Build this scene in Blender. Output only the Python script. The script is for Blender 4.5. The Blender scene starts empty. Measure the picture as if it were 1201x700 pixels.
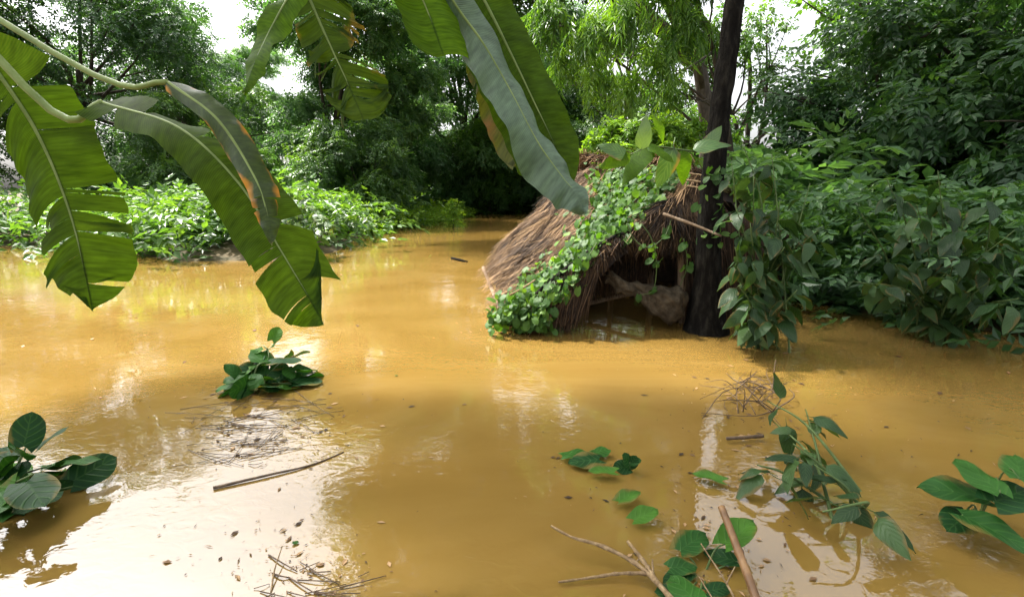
import bpy, math, random
import numpy as np
from mathutils import Vector, Matrix

R = math.radians
rng = np.random.default_rng(11)
random.seed(11)
scene = bpy.context.scene
col = scene.collection

# ------------------------------------------------------------------ camera
PW, PH, FPX, CAMH, HORIZ = 1201.0, 700.0, 600.0, 1.7, 222.0
PITCH = math.atan((PH / 2 - HORIZ) / FPX)
cam = bpy.data.cameras.new('camera')
cam.sensor_width = 36.0
cam.lens = 36.0 * FPX / PW
cam.clip_start = 0.05
cam.clip_end = 2000
camo = bpy.data.objects.new('camera', cam)
camo.location = (0, 0, CAMH)
camo.rotation_euler = (math.pi / 2 - PITCH, 0, 0)
col.objects.link(camo)
scene.camera = camo

# ------------------------------------------------------------------ light
SUN_EL, SUN_AZ = R(58), R(-56)          # azimuth from +Y towards +X : front left
world = bpy.data.worlds.new('World')
scene.world = world
world.use_nodes = True
wn, wl = world.node_tree.nodes, world.node_tree.links
wn.clear()
sky = wn.new('ShaderNodeTexSky')
sky.sky_type = 'NISHITA'
sky.sun_disc = False
sky.sun_elevation = SUN_EL
sky.sun_rotation = SUN_AZ
sky.dust_density = 7.0
sky.air_density = 1.0
sky.ozone_density = 1.0
hs = wn.new('ShaderNodeHueSaturation')
hs.inputs['Saturation'].default_value = 0.22
bg = wn.new('ShaderNodeBackground')
bg.inputs['Strength'].default_value = 0.15
wo = wn.new('ShaderNodeOutputWorld')
wl.new(sky.outputs[0], hs.inputs['Color'])
wl.new(hs.outputs[0], bg.inputs['Color'])
wl.new(bg.outputs[0], wo.inputs['Surface'])

sun = bpy.data.lights.new('sun', 'SUN')
sun.energy = 3.5
sun.angle = R(3.0)
sun.color = (1.0, 0.95, 0.86)
suno = bpy.data.objects.new('sun', sun)
sdir = Vector((math.sin(SUN_AZ) * math.cos(SUN_EL), math.cos(SUN_AZ) * math.cos(SUN_EL), math.sin(SUN_EL)))
suno.rotation_euler = sdir.to_track_quat('Z', 'Y').to_euler()
suno.location = sdir * 60
col.objects.link(suno)

vs = scene.view_settings
vs.view_transform = 'Standard'
vs.look = 'None'
vs.exposure = 1.85
vs.gamma = 1.0
vs.use_curve_mapping = False
scene.cycles.max_bounces = 8
scene.cycles.diffuse_bounces = 3
scene.cycles.glossy_bounces = 3
scene.cycles.transmission_bounces = 4
scene.cycles.transparent_max_bounces = 4
scene.cycles.sample_clamp_indirect = 6.0

# ------------------------------------------------------------------ pixel -> place
CP, SP = math.cos(PITCH), math.sin(PITCH)


def ray(px, py):
    dx, dy = (px - PW / 2) / FPX, (PH / 2 - py) / FPX
    return np.array([dx, CP + dy * SP, -SP + dy * CP])


def at(px, py, Y):
    d = ray(px, py)
    p = d * (Y / d[1])
    p[2] += CAMH
    return p


def onw(px, py, z=0.0):
    d = ray(px, py)
    p = d * ((z - CAMH) / d[2])
    p[2] += CAMH
    return p


# ------------------------------------------------------------------ materials
def mat_new(name):
    m = bpy.data.materials.new(name)
    m.use_nodes = True
    n = m.node_tree.nodes
    n.clear()
    return m, n, m.node_tree.links


def ramp(n, stops):
    r = n.new('ShaderNodeValToRGB')
    e = r.color_ramp.elements
    while len(e) < len(stops):
        e.new(0.5)
    for i, (p, c) in enumerate(stops):
        e[i].position = p
        e[i].color = (c[0], c[1], c[2], 1)
    return r


def leaf_mat(name, dark, mid, light, trans=0.35, tcol=None, rough=0.45, spec=0.5, veins=False, vein_col=None,
             vein_n=26.0, vein_amt=0.35, blotch=None):
    m, n, l = mat_new(name)
    out = n.new('ShaderNodeOutputMaterial')
    att = n.new('ShaderNodeAttribute')
    att.attribute_name = 'tint'
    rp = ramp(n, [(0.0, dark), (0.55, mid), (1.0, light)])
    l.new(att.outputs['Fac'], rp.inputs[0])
    colr = rp.outputs[0]
    bs = n.new('ShaderNodeBsdfPrincipled')
    bs.inputs['Roughness'].default_value = rough
    bs.inputs['Specular IOR Level'].default_value = spec
    tr = n.new('ShaderNodeBsdfTranslucent')
    # broad mottling so no two leaves are one flat colour
    geo = n.new('ShaderNodeNewGeometry')
    nz = n.new('ShaderNodeTexNoise')
    nz.inputs['Scale'].default_value = 9.0
    nz.inputs['Detail'].default_value = 3.0
    l.new(geo.outputs['Position'], nz.inputs['Vector'])
    mx = n.new('ShaderNodeMix')
    mx.data_type = 'RGBA'
    mx.blend_type = 'MULTIPLY'
    mx.inputs[0].default_value = 0.55
    r2 = ramp(n, [(0.3, (0.55, 0.6, 0.5)), (0.7, (1.25, 1.2, 1.1))])
    l.new(nz.outputs[0], r2.inputs[0])
    l.new(colr, mx.inputs[6])
    l.new(r2.outputs[0], mx.inputs[7])
    colr = mx.outputs[2]
    if veins:
        uv = n.new('ShaderNodeUVMap')
        sep = n.new('ShaderNodeSeparateXYZ')
        l.new(uv.outputs[0], sep.inputs[0])
        ab = n.new('ShaderNodeMath'); ab.operation = 'ABSOLUTE'
        l.new(sep.outputs['Y'], ab.inputs[0])
        k = n.new('ShaderNodeMath'); k.operation = 'MULTIPLY_ADD'
        k.inputs[1].default_value = -0.35 if vein_n < 60 else -0.02
        l.new(ab.outputs[0], k.inputs[0])
        l.new(sep.outputs['X'], k.inputs[2])
        f = n.new('ShaderNodeMath'); f.operation = 'MULTIPLY'
        f.inputs[1].default_value = vein_n * 2 * math.pi
        l.new(k.outputs[0], f.inputs[0])
        s = n.new('ShaderNodeMath'); s.operation = 'SINE'
        l.new(f.outputs[0], s.inputs[0])
        p = n.new('ShaderNodeMapRange')
        p.inputs[1].default_value = 0.55 if vein_n < 60 else -1.0
        p.inputs[2].default_value = 1.0
        l.new(s.outputs[0], p.inputs[0])
        # midrib
        mr = n.new('ShaderNodeMapRange')
        mr.inputs[1].default_value = 0.06
        mr.inputs[2].default_value = 0.02
        l.new(ab.outputs[0], mr.inputs[0])
        mxv = n.new('ShaderNodeMath'); mxv.operation = 'MAXIMUM'
        l.new(p.outputs[0], mxv.inputs[0])
        l.new(mr.outputs[0], mxv.inputs[1])
        sc = n.new('ShaderNodeMath'); sc.operation = 'MULTIPLY'
        sc.inputs[1].default_value = vein_amt
        l.new(mxv.outputs[0], sc.inputs[0])
        vm = n.new('ShaderNodeMix'); vm.data_type = 'RGBA'
        l.new(sc.outputs[0], vm.inputs[0])
        l.new(colr, vm.inputs[6])
        vc = vein_col or light
        vm.inputs[7].default_value = (vc[0], vc[1], vc[2], 1)
        colr = vm.outputs[2]
        if vein_n > 60:
            vm3 = n.new('ShaderNodeMapping'); vm3.inputs['Scale'].default_value = (70, 1.6, 1)
            l.new(uv.outputs[0], vm3.inputs[0])
            n3 = n.new('ShaderNodeTexNoise'); n3.inputs['Scale'].default_value = 1.0; n3.inputs['Detail'].default_value = 4
            l.new(vm3.outputs[0], n3.inputs['Vector'])
            r3 = ramp(n, [(0.3, (0.5, 0.52, 0.45)), (0.72, (1.35, 1.3, 1.2))])
            l.new(n3.outputs[0], r3.inputs[0])
            m3 = n.new('ShaderNodeMix'); m3.data_type = 'RGBA'; m3.blend_type = 'MULTIPLY'; m3.inputs[0].default_value = .8
            l.new(colr, m3.inputs[6]); l.new(r3.outputs[0], m3.inputs[7])
            colr = m3.outputs[2]
        bp = n.new('ShaderNodeBump')
        bp.inputs['Strength'].default_value = 0.5 if vein_n < 60 else 0.25
        bp.inputs['Distance'].default_value = 0.004
        l.new(p.outputs[0], bp.inputs['Height'])
        l.new(bp.outputs[0], bs.inputs['Normal'])
    if blotch:
        nb = n.new('ShaderNodeTexNoise')
        nb.inputs['Scale'].default_value = 5.0
        nb.inputs['Detail'].default_value = 6.0
        l.new(geo.outputs['Position'], nb.inputs['Vector'])
        uv2 = n.new('ShaderNodeUVMap')
        sp2 = n.new('ShaderNodeSeparateXYZ')
        l.new(uv2.outputs[0], sp2.inputs[0])
        a2 = n.new('ShaderNodeMath'); a2.operation = 'ABSOLUTE'
        l.new(sp2.outputs['Y'], a2.inputs[0])
        ad = n.new('ShaderNodeMath'); ad.operation = 'MULTIPLY_ADD'
        ad.inputs[1].default_value = 0.32
        l.new(a2.outputs[0], ad.inputs[0])
        l.new(nb.outputs[0], ad.inputs[2])
        br = n.new('ShaderNodeMapRange')
        br.inputs[1].default_value = 0.80
        br.inputs[2].default_value = 0.92
        l.new(ad.outputs[0], br.inputs[0])
        bm = n.new('ShaderNodeMix'); bm.data_type = 'RGBA'
        l.new(br.outputs[0], bm.inputs[0])
        l.new(colr, bm.inputs[6])
        bm.inputs[7].default_value = (blotch[0], blotch[1], blotch[2], 1)
        colr = bm.outputs[2]
    l.new(colr, bs.inputs['Base Color'])
    tm = n.new('ShaderNodeMix'); tm.data_type = 'RGBA'; tm.blend_type = 'MULTIPLY'
    tm.inputs[0].default_value = 1.0
    tc = tcol or (1.9, 1.7, 0.5)
    tm.inputs[7].default_value = (tc[0], tc[1], tc[2], 1)
    l.new(colr, tm.inputs[6])
    l.new(tm.outputs[2], tr.inputs['Color'])
    mix = n.new('ShaderNodeMixShader')
    mix.inputs[0].default_value = trans
    l.new(bs.outputs[0], mix.inputs[1])
    l.new(tr.outputs[0], mix.inputs[2])
    l.new(mix.outputs[0], out.inputs['Surface'])
    return m


def solid_mat(name, dark, mid, light, rough=0.8, scale=12.0, bump=0.3, stretch=None, spec=0.3, use_tint=False,
              dist=0.01):
    m, n, l = mat_new(name)
    out = n.new('ShaderNodeOutputMaterial')
    bs = n.new('ShaderNodeBsdfPrincipled')
    bs.inputs['Roughness'].default_value = rough
    bs.inputs['Specular IOR Level'].default_value = spec
    tc = n.new('ShaderNodeTexCoord')
    mp = n.new('ShaderNodeMapping')
    if stretch:
        mp.inputs['Scale'].default_value = stretch
    l.new(tc.outputs['Object'], mp.inputs[0])
    nz = n.new('ShaderNodeTexNoise')
    nz.inputs['Scale'].default_value = scale
    nz.inputs['Detail'].default_value = 7.0
    nz.inputs['Roughness'].default_value = 0.62
    l.new(mp.outputs[0], nz.inputs['Vector'])
    rp = ramp(n, [(0.25, dark), (0.5, mid), (0.78, light)])
    if use_tint:
        att = n.new('ShaderNodeAttribute'); att.attribute_name = 'tint'
        ad = n.new('ShaderNodeMath'); ad.operation = 'MULTIPLY_ADD'
        ad.inputs[1].default_value = 0.75
        l.new(att.outputs['Fac'], ad.inputs[0])
        sb = n.new('ShaderNodeMath'); sb.operation = 'MULTIPLY_ADD'
        sb.inputs[1].default_value = 0.6; sb.inputs[2].default_value = -0.15
        l.new(nz.outputs[0], sb.inputs[0])
        l.new(sb.outputs[0], ad.inputs[2])
        l.new(ad.outputs[0], rp.inputs[0])
    else:
        l.new(nz.outputs[0], rp.inputs[0])
    l.new(rp.outputs[0], bs.inputs['Base Color'])
    bp = n.new('ShaderNodeBump')
    bp.inputs['Strength'].default_value = bump
    bp.inputs['Distance'].default_value = dist
    l.new(nz.outputs[0], bp.inputs['Height'])
    l.new(bp.outputs[0], bs.inputs['Normal'])
    l.new(bs.outputs[0], out.inputs['Surface'])
    return m


def water_mat():
    m, n, l = mat_new('muddy_water')
    out = n.new('ShaderNodeOutputMaterial')
    bs = n.new('ShaderNodeBsdfPrincipled')
    bs.inputs['Roughness'].default_value = 0.012
    bs.inputs['IOR'].default_value = 1.85
    bs.inputs['Specular IOR Level'].default_value = 0.5
    geo = n.new('ShaderNodeNewGeometry')
    mp = n.new('ShaderNodeMapping')
    mp.inputs['Scale'].default_value = (0.35, 0.6, 1)
    l.new(geo.outputs['Position'], mp.inputs[0])
    nz = n.new('ShaderNodeTexNoise')
    nz.inputs['Scale'].default_value = 0.9
    nz.inputs['Detail'].default_value = 5.0
    nz.inputs['Distortion'].default_value = 1.6; nz.inputs['Roughness'].default_value = 0.62
    l.new(mp.outputs[0], nz.inputs['Vector'])
    rp = ramp(n, [(0.28, (0.152, 0.090, 0.0195)), (0.5, (0.184, 0.112, 0.0275)), (0.74, (0.224, 0.142, 0.042))])
    l.new(nz.outputs[0], rp.inputs[0])
    # floating specks
    vo = n.new('ShaderNodeTexVoronoi')
    vo.inputs['Scale'].default_value = 7.0
    l.new(geo.outputs['Position'], vo.inputs['Vector'])
    mr = n.new('ShaderNodeMapRange')
    mr.inputs[1].default_value = 0.035; mr.inputs[2].default_value = 0.02
    l.new(vo.outputs['Distance'], mr.inputs[0])
    pn = n.new('ShaderNodeTexNoise'); pn.inputs['Scale'].default_value = 1.6
    l.new(geo.outputs['Position'], pn.inputs['Vector'])
    pr = n.new('ShaderNodeMapRange'); pr.inputs[1].default_value = 0.52; pr.inputs[2].default_value = 0.62
    l.new(pn.outputs[0], pr.inputs[0])
    mm = n.new('ShaderNodeMath'); mm.operation = 'MULTIPLY'
    l.new(mr.outputs[0], mm.inputs[0]); l.new(pr.outputs[0], mm.inputs[1])
    m2 = n.new('ShaderNodeMath'); m2.operation = 'MULTIPLY'; m2.inputs[1].default_value = 0.6
    l.new(mm.outputs[0], m2.inputs[0])
    sm = n.new('ShaderNodeMix'); sm.data_type = 'RGBA'
    l.new(m2.outputs[0], sm.inputs[0]); l.new(rp.outputs[0], sm.inputs[6])
    sm.inputs[7].default_value = (0.09, 0.05, 0.02, 1)
    l.new(sm.outputs[2], bs.inputs['Base Color'])
    # ripples: three wavelengths, stronger in some patches
    def rip(scale, sx, sy, det, dist):
        mpp = n.new('ShaderNodeMapping'); mpp.inputs['Scale'].default_value = (sx, sy, 1)
        mpp.inputs['Rotation'].default_value = (0, 0, 0.4)
        l.new(geo.outputs['Position'], mpp.inputs[0])
        t = n.new('ShaderNodeTexNoise'); t.inputs['Scale'].default_value = scale
        t.inputs['Detail'].default_value = det; t.inputs['Distortion'].default_value = dist
        l.new(mpp.outputs[0], t.inputs['Vector'])
        return t
    a = rip(1.3, 1, 1.3, 2, 0.6)
    b = rip(9.0, 1, 1.5, 2, 1.2)
    c = rip(34.0, 1, 1.2, 2, 0.8)
    pa = n.new('ShaderNodeTexNoise'); pa.inputs['Scale'].default_value = 0.8; pa.inputs['Detail'].default_value = 2
    l.new(geo.outputs['Position'], pa.inputs['Vector'])
    pm = n.new('ShaderNodeMapRange'); pm.inputs[1].default_value = 0.42; pm.inputs[2].default_value = 0.62
    l.new(pa.outputs[0], pm.inputs[0])
    def mul(x, k):
        q = n.new('ShaderNodeMath'); q.operation = 'MULTIPLY'
        l.new(x, q.inputs[0])
        if isinstance(k, float):
            q.inputs[1].default_value = k
        else:
            l.new(k, q.inputs[1])
        return q.outputs[0]
    def add(x, y):
        q = n.new('ShaderNodeMath'); q.operation = 'ADD'
        l.new(x, q.inputs[0]); l.new(y, q.inputs[1])
        return q.outputs[0]
    fine = mul(add(mul(b.outputs[0], 0.0020), mul(c.outputs[0], 0.0003)), pm.outputs[0])
    base = add(mul(a.outputs[0], 0.0045), mul(b.outputs[0], 0.0005))
    hgt = add(base, fine)
    bp = n.new('ShaderNodeBump')
    bp.inputs['Strength'].default_value = 1.0
    bp.inputs['Distance'].default_value = 1.0
    l.new(hgt, bp.inputs['Height'])
    l.new(bp.outputs[0], bs.inputs['Normal'])
    l.new(bs.outputs[0], out.inputs['Surface'])
    return m


M = {}
M['water'] = water_mat()
M['ground'] = solid_mat('bank_soil', (0.03, 0.035, 0.012), (0.07, 0.055, 0.028), (0.13, 0.09, 0.045), 0.9, 3.0, 0.6)
M['bark'] = solid_mat('grey_brown_bark', (0.025, 0.02, 0.015), (0.06, 0.048, 0.036), (0.12, 0.10, 0.08), 0.9, 9.0, 0.8, (1, 1, 0.3), dist=0.03)
M['dark_bark'] = solid_mat('wet_dark_bark', (0.004, 0.0035, 0.003), (0.010, 0.009, 0.0075), (0.036, 0.033, 0.026), 0.9, 16.0, 1.0, (1, 1, 0.3), spec=0.06, dist=0.05)
M['straw'] = solid_mat('weathered_straw', (0.026, 0.014, 0.007), (0.115, 0.062, 0.027), (0.30, 0.185, 0.088), 0.75, 6.0, 0.1, use_tint=True)
M['straw_dark'] = solid_mat('shade_darkened_straw', (0.009, 0.005, 0.003), (0.035, 0.019, 0.009), (0.105, 0.062, 0.03), 0.85, 6.0, 0.1, use_tint=True)  # dark straw, lowered further to put the hut's inner shade into the colour
M['wood'] = solid_mat('weathered_pole_wood', (0.07, 0.045, 0.025), (0.19, 0.13, 0.08), (0.34, 0.27, 0.19), 0.8, 10.0, 0.4, (1, 1, 0.2))
M['sack'] = solid_mat('muddy_sackcloth', (0.02, 0.015, 0.009), (0.06, 0.046, 0.03), (0.13, 0.105, 0.07), 0.95, 9.0, 1.0, dist=.05, spec=.1)
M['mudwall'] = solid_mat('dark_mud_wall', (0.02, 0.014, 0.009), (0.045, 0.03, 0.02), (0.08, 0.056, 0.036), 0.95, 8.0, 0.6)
M['cane'] = solid_mat('dry_bamboo_cane', (0.07, 0.032, 0.010), (0.16, 0.078, 0.025), (0.30, 0.17, 0.065), 0.5, 10.0, 0.2, (1, 1, 0.12), spec=0.5)
M['twig'] = solid_mat('dry_twig', (0.07, 0.042, 0.020), (0.20, 0.132, 0.065), (0.38, 0.275, 0.15), 0.75, 34.0, 0.8)
M['twig_dark'] = solid_mat('wet_twig', (0.035, 0.022, 0.012), (0.09, 0.058, 0.034), (0.19, 0.13, 0.08), 0.6, 20.0, 0.3)
M['vinestem'] = solid_mat('green_vine_stem', (0.03, 0.05, 0.012), (0.07, 0.11, 0.03), (0.13, 0.19, 0.06), 0.6, 10.0, 0.2)
M['petiole'] = solid_mat('pale_green_rib', (0.10, 0.15, 0.03), (0.17, 0.23, 0.06), (0.26, 0.33, 0.11), 0.5, 8.0, 0.2)
M['bananastem'] = solid_mat('banana_stem', (0.06, 0.06, 0.02), (0.13, 0.16, 0.05), (0.24, 0.22, 0.10), 0.55, 5.0, 0.3, (1, 1, 0.15))

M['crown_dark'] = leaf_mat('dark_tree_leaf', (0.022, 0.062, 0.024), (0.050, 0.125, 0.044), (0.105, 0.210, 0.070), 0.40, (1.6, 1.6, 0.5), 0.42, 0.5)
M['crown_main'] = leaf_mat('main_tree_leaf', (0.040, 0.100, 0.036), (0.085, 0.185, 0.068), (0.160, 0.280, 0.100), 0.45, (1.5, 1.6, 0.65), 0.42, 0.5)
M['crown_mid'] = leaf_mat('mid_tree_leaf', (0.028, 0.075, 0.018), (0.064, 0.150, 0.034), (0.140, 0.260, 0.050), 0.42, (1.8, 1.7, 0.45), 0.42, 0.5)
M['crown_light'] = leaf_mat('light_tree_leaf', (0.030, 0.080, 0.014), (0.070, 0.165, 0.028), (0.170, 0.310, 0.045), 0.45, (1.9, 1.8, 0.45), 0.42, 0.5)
M['lime'] = leaf_mat('lime_leaf', (0.070, 0.150, 0.018), (0.150, 0.290, 0.030), (0.280, 0.430, 0.050), 0.5, (1.7, 1.6, 0.5), 0.45, 0.4)
M['shrub'] = leaf_mat('shrub_leaf', (0.030, 0.075, 0.020), (0.065, 0.140, 0.040), (0.150, 0.240, 0.080), 0.3, (1.8, 1.7, 0.5), 0.38, 0.55, True, (0.14, 0.22, 0.07), 7.0, 0.35, (0.15, 0.12, 0.03))
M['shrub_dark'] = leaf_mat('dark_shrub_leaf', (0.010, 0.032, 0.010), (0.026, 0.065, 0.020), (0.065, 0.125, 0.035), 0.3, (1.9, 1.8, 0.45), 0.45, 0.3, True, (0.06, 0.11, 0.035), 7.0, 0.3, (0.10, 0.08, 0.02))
M['vine'] = leaf_mat('vine_leaf', (0.020, 0.065, 0.010), (0.055, 0.140, 0.020), (0.150, 0.280, 0.035), 0.42, (1.9, 1.8, 0.4), 0.48, 0.35, True, (0.10, 0.20, 0.05), 6.0, 0.3)
M['float'] = leaf_mat('floating_leaf', (0.008, 0.036, 0.012), (0.024, 0.090, 0.014), (0.065, 0.165, 0.020), 0.2, (1.8, 1.8, 0.4), 0.5, 0.15, True, (0.08, 0.18, 0.04), 5.0, 0.2, (0.12, 0.10, 0.025))
M['banana'] = leaf_mat('banana_leaf', (0.014, 0.042, 0.005), (0.028, 0.072, 0.008), (0.06, 0.125, 0.012), 0.52, (2.3, 2.0, 0.3), 0.6, 0.10, True, (0.16, 0.20, 0.05), 190.0, 0.108)
M['banana_bright'] = leaf_mat('young_banana_leaf', (0.035, 0.085, 0.006), (0.05, 0.12, 0.008), (0.08, 0.17, 0.013), 0.5, (2.2, 2.0, 0.3), 0.55, 0.12, True, (0.16, 0.26, 0.05), 190.0, 0.09)
M['banana_pale'] = leaf_mat('waxy_banana_underside', (0.055, 0.100, 0.062), (0.082, 0.142, 0.092), (0.115, 0.185, 0.125), 0.15, (1.4, 1.6, 0.7), 0.42, 0.5, True, (0.22, 0.30, 0.21), 190.0, 0.15)
M['banana_olive'] = leaf_mat('olive_banana_leaf', (0.03, 0.055, 0.010), (0.055, 0.085, 0.016), (0.10, 0.13, 0.03), 0.35, (2.0, 1.6, 0.4), 0.4, 0.4, True, (0.20, 0.16, 0.06), 190.0, 0.12, (0.16, 0.09, 0.03))
M['banana_torn'] = leaf_mat('torn_banana_leaf', (0.018, 0.045, 0.008), (0.035, 0.075, 0.010), (0.07, 0.12, 0.02), 0.35, (2.2, 1.9, 0.35), 0.6, 0.10, True, (0.10, 0.12, 0.04), 190.0, 0.09, (0.13, 0.10, 0.03))
M['banana_edge'] = leaf_mat('scorched_banana_leaf', (0.018, 0.040, 0.010), (0.035, 0.070, 0.012), (0.07, 0.12, 0.02), 0.3, (2.0, 1.6, 0.4), 0.4, 0.4, True, (0.14, 0.17, 0.05), 190.0, 0.12, (0.42, 0.20, 0.02))


# ------------------------------------------------------------------ mesh helpers
def norm(v):
    v = np.asarray(v, float)
    return v / np.maximum(np.linalg.norm(v, axis=-1, keepdims=True), 1e-9)


class MB:
    """collects quads / tris of one mesh"""
    def __init__(s):
        s.v, s.q, s.t, s.tq, s.tt, s.uv, s.n = [], [], [], [], [], [], 0

    def add(s, v, quads=None, tris=None, tint=0.5, uv=None):
        v = np.asarray(v, float).reshape(-1, 3)
        s.v.append(v)
        s.uv.append(np.zeros((len(v), 2)) if uv is None else np.asarray(uv, float))
        if quads is not None and len(quads):
            q = np.asarray(quads, int) + s.n
            s.q.append(q)
            s.tq.append(np.broadcast_to(np.asarray(tint, float), (len(q),)).copy())
        if tris is not None and len(tris):
            q = np.asarray(tris, int) + s.n
            s.t.append(q)
            s.tt.append(np.broadcast_to(np.asarray(tint, float), (len(q),)).copy())
        s.n += len(v)

    def inst(s, tv, tq, frames, pos, tint):
        """template verts (k,3), quads (m,4); frames (n,3,3) rows = axes; pos (n,3)"""
        n, k = len(pos), len(tv)
        v = np.einsum('kj,njl->nkl', tv, frames) + pos[:, None, :]
        q = (tq[None, :, :] + (np.arange(n) * k)[:, None, None]).reshape(-1, 4)
        tint = np.asarray(tint, float)
        if tint.ndim == 1:
            tint = np.repeat(tint, len(tq))
        s.add(v.reshape(-1, 3), quads=q, tint=tint.reshape(-1))

    def mesh(s, name, smooth=True):
        me = bpy.data.meshes.new(name)
        v = np.concatenate(s.v)
        q = np.concatenate(s.q) if s.q else np.zeros((0, 4), int)
        t = np.concatenate(s.t) if s.t else np.zeros((0, 3), int)
        nf = len(q) + len(t)
        idx = np.concatenate([q.ravel(), t.ravel()]).astype(np.int32)
        me.vertices.add(len(v))
        me.vertices.foreach_set('co', v.ravel().astype(np.float32))
        me.loops.add(len(idx))
        me.loops.foreach_set('vertex_index', idx)
        me.polygons.add(nf)
        tot = np.concatenate([np.full(len(q), 4), np.full(len(t), 3)]).astype(np.int32)
        st = np.concatenate([[0], np.cumsum(tot)[:-1]]).astype(np.int32)
        me.polygons.foreach_set('loop_start', st)
        me.polygons.foreach_set('loop_total', tot)
        me.polygons.foreach_set('use_smooth', np.full(nf, smooth, dtype=bool))
        a = me.attributes.new('tint', 'FLOAT', 'FACE')
        a.data.foreach_set('value', np.concatenate((s.tq if s.q else []) + (s.tt if s.t else [])).astype(np.float32))
        uvl = me.uv_layers.new(name='UVMap')
        uvl.data.foreach_set('uv', np.concatenate(s.uv)[idx].ravel().astype(np.float32))
        me.update(calc_edges=True)
        me.validate()
        return me

    def build(s, name, mat, parent=None, smooth=True, kind=None):
        return link(name, s.mesh(name, smooth), mat, parent, kind)


def link(name, me, mat, parent=None, kind=None):
    if mat is not None and len(me.materials) == 0:
        me.materials.append(mat)
    o = bpy.data.objects.new(name, me)
    col.objects.link(o)
    if parent is not None:
        o.parent = parent
        o.matrix_parent_inverse = Matrix.Translation(-parent.location) if parent.type == 'EMPTY' else Matrix.Identity(4)
    if kind:
        o['kind'] = kind
    return o


def tag(o, label, cat, group=None):
    o['label'] = label
    o['category'] = cat
    if group:
        o['group'] = group
    return o


def thing(name, label, cat, loc=(0, 0, 0), group=None):
    o = bpy.data.objects.new(name, None)
    o.empty_display_size = 0.2
    o.location = [float(c) for c in loc]
    col.objects.link(o)
    return tag(o, label, cat, group)


def crom(pts, n):
    """Catmull-Rom through pts, n samples"""
    p = np.asarray(pts, float)
    p = np.vstack([2 * p[0] - p[1], p, 2 * p[-1] - p[-2]])
    m = len(p) - 3
    out = []
    for u in np.linspace(0, m - 1e-6, n):
        i = int(u); f = u - i
        a, b, c, d = p[i], p[i + 1], p[i + 2], p[i + 3]
        out.append(0.5 * (2 * b + (c - a) * f + (2 * a - 5 * b + 4 * c - d) * f * f + (3 * b - a - 3 * c + d) * f ** 3))
    return np.array(out)


def tube(mb, path, rad, sides=6, tint=0.5, rough=0.0, seed=0):
    path = np.asarray(path, float)
    n = len(path)
    rad = np.broadcast_to(np.asarray(rad, float), (n,))
    t = norm(np.gradient(path, axis=0))
    ref = np.array([0, 0, 1.0]) if abs(t[0][2]) < 0.9 else np.array([1.0, 0, 0])
    rs = np.random.default_rng(seed)
    v = []
    x = norm(np.cross(t[0], ref))
    for i in range(n):
        x = norm(x - t[i] * np.dot(x, t[i]))
        y = np.cross(t[i], x)
        a = np.linspace(0, 2 * np.pi, sides, endpoint=False)
        rr = rad[i] * (1 + rough * rs.uniform(-1, 1, sides))
        v.append(path[i] + rr[:, None] * (np.cos(a)[:, None] * x + np.sin(a)[:, None] * y))
    v = np.concatenate(v)
    q = []
    for i in range(n - 1):
        for j in range(sides):
            k = (j + 1) % sides
            q.append((i * sides + j, i * sides + k, (i + 1) * sides + k, (i + 1) * sides + j))
    v = np.vstack([v, path[0], path[-1]])
    c0, c1 = n * sides, n * sides + 1
    tr = [(c0, (j + 1) % sides, j) for j in range(sides)] + \
         [(c1, (n - 1) * sides + j, (n - 1) * sides + (j + 1) % sides) for j in range(sides)]
    mb.add(v, q, tr, tint)


def frames(d, up, roll=None):
    """rows: x = direction, y = side, z = normal"""
    d = norm(d)
    y = norm(np.cross(up, d))
    z = np.cross(d, y)
    if roll is not None:
        c, s = np.cos(roll)[:, None], np.sin(roll)[:, None]
        y, z = y * c + z * s, z * c - y * s
    return np.stack([d, y, z], axis=1)


# ------------------------------------------------------------------ leaves
def leaflet(base, d, up, L, Wd):
    d = norm(d); y = norm(np.cross(up, d)); z = np.cross(d, y)
    return np.array([base, base + d * L * .42 + y * Wd / 2 + z * Wd * .12, base + d * L - z * L * .08, base + d * L * .42 - y * Wd / 2 + z * Wd * .12])


def spray(kind, seed):
    r = np.random.default_rng(seed)
    V, up = [], np.array([0, 0, 1.0])
    if kind == 'pinnate':
        Lr, n, L, Wd, ang = .55, 6, .17, .070, 62
    elif kind == 'broad':
        Lr, n, L, Wd, ang = .40, 3, .21, .105, 58
    elif kind == 'feather':
        Lr, n, L, Wd, ang = .50, 6, .24, .040, 38
    elif kind == 'lime':
        Lr, n, L, Wd, ang = .34, 5, .10, .048, 60
    elif kind == 'weed':
        Lr, n, L, Wd, ang = .22, 3, .09, .045, 55
    droop = {'feather': .9}.get(kind, .45)
    for i in range(n):
        s = (i + .8) / n
        c = np.array([Lr * s, 0, -droop * Lr * s * s * .6])
        for sd in (-1, 1):
            a = R(ang + r.uniform(-14, 14)) * sd
            dz = -0.35 * droop - r.uniform(0, .35)
            V.append(leaflet(c, np.array([math.cos(a), math.sin(a), dz]), up + r.normal(0, .25, 3), L * r.uniform(.75, 1.15), Wd * r.uniform(.8, 1.1)))
    V.append(leaflet(np.array([Lr, 0, -droop * Lr * .6]), np.array([1, 0, -droop]), up, L, Wd))
    V = np.concatenate(V)
    return V, np.arange(len(V)).reshape(-1, 4)


SPR = {k: [spray(k, i) for i in range(4)] for k in ('pinnate', 'broad', 'feather', 'lime', 'weed')}


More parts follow.
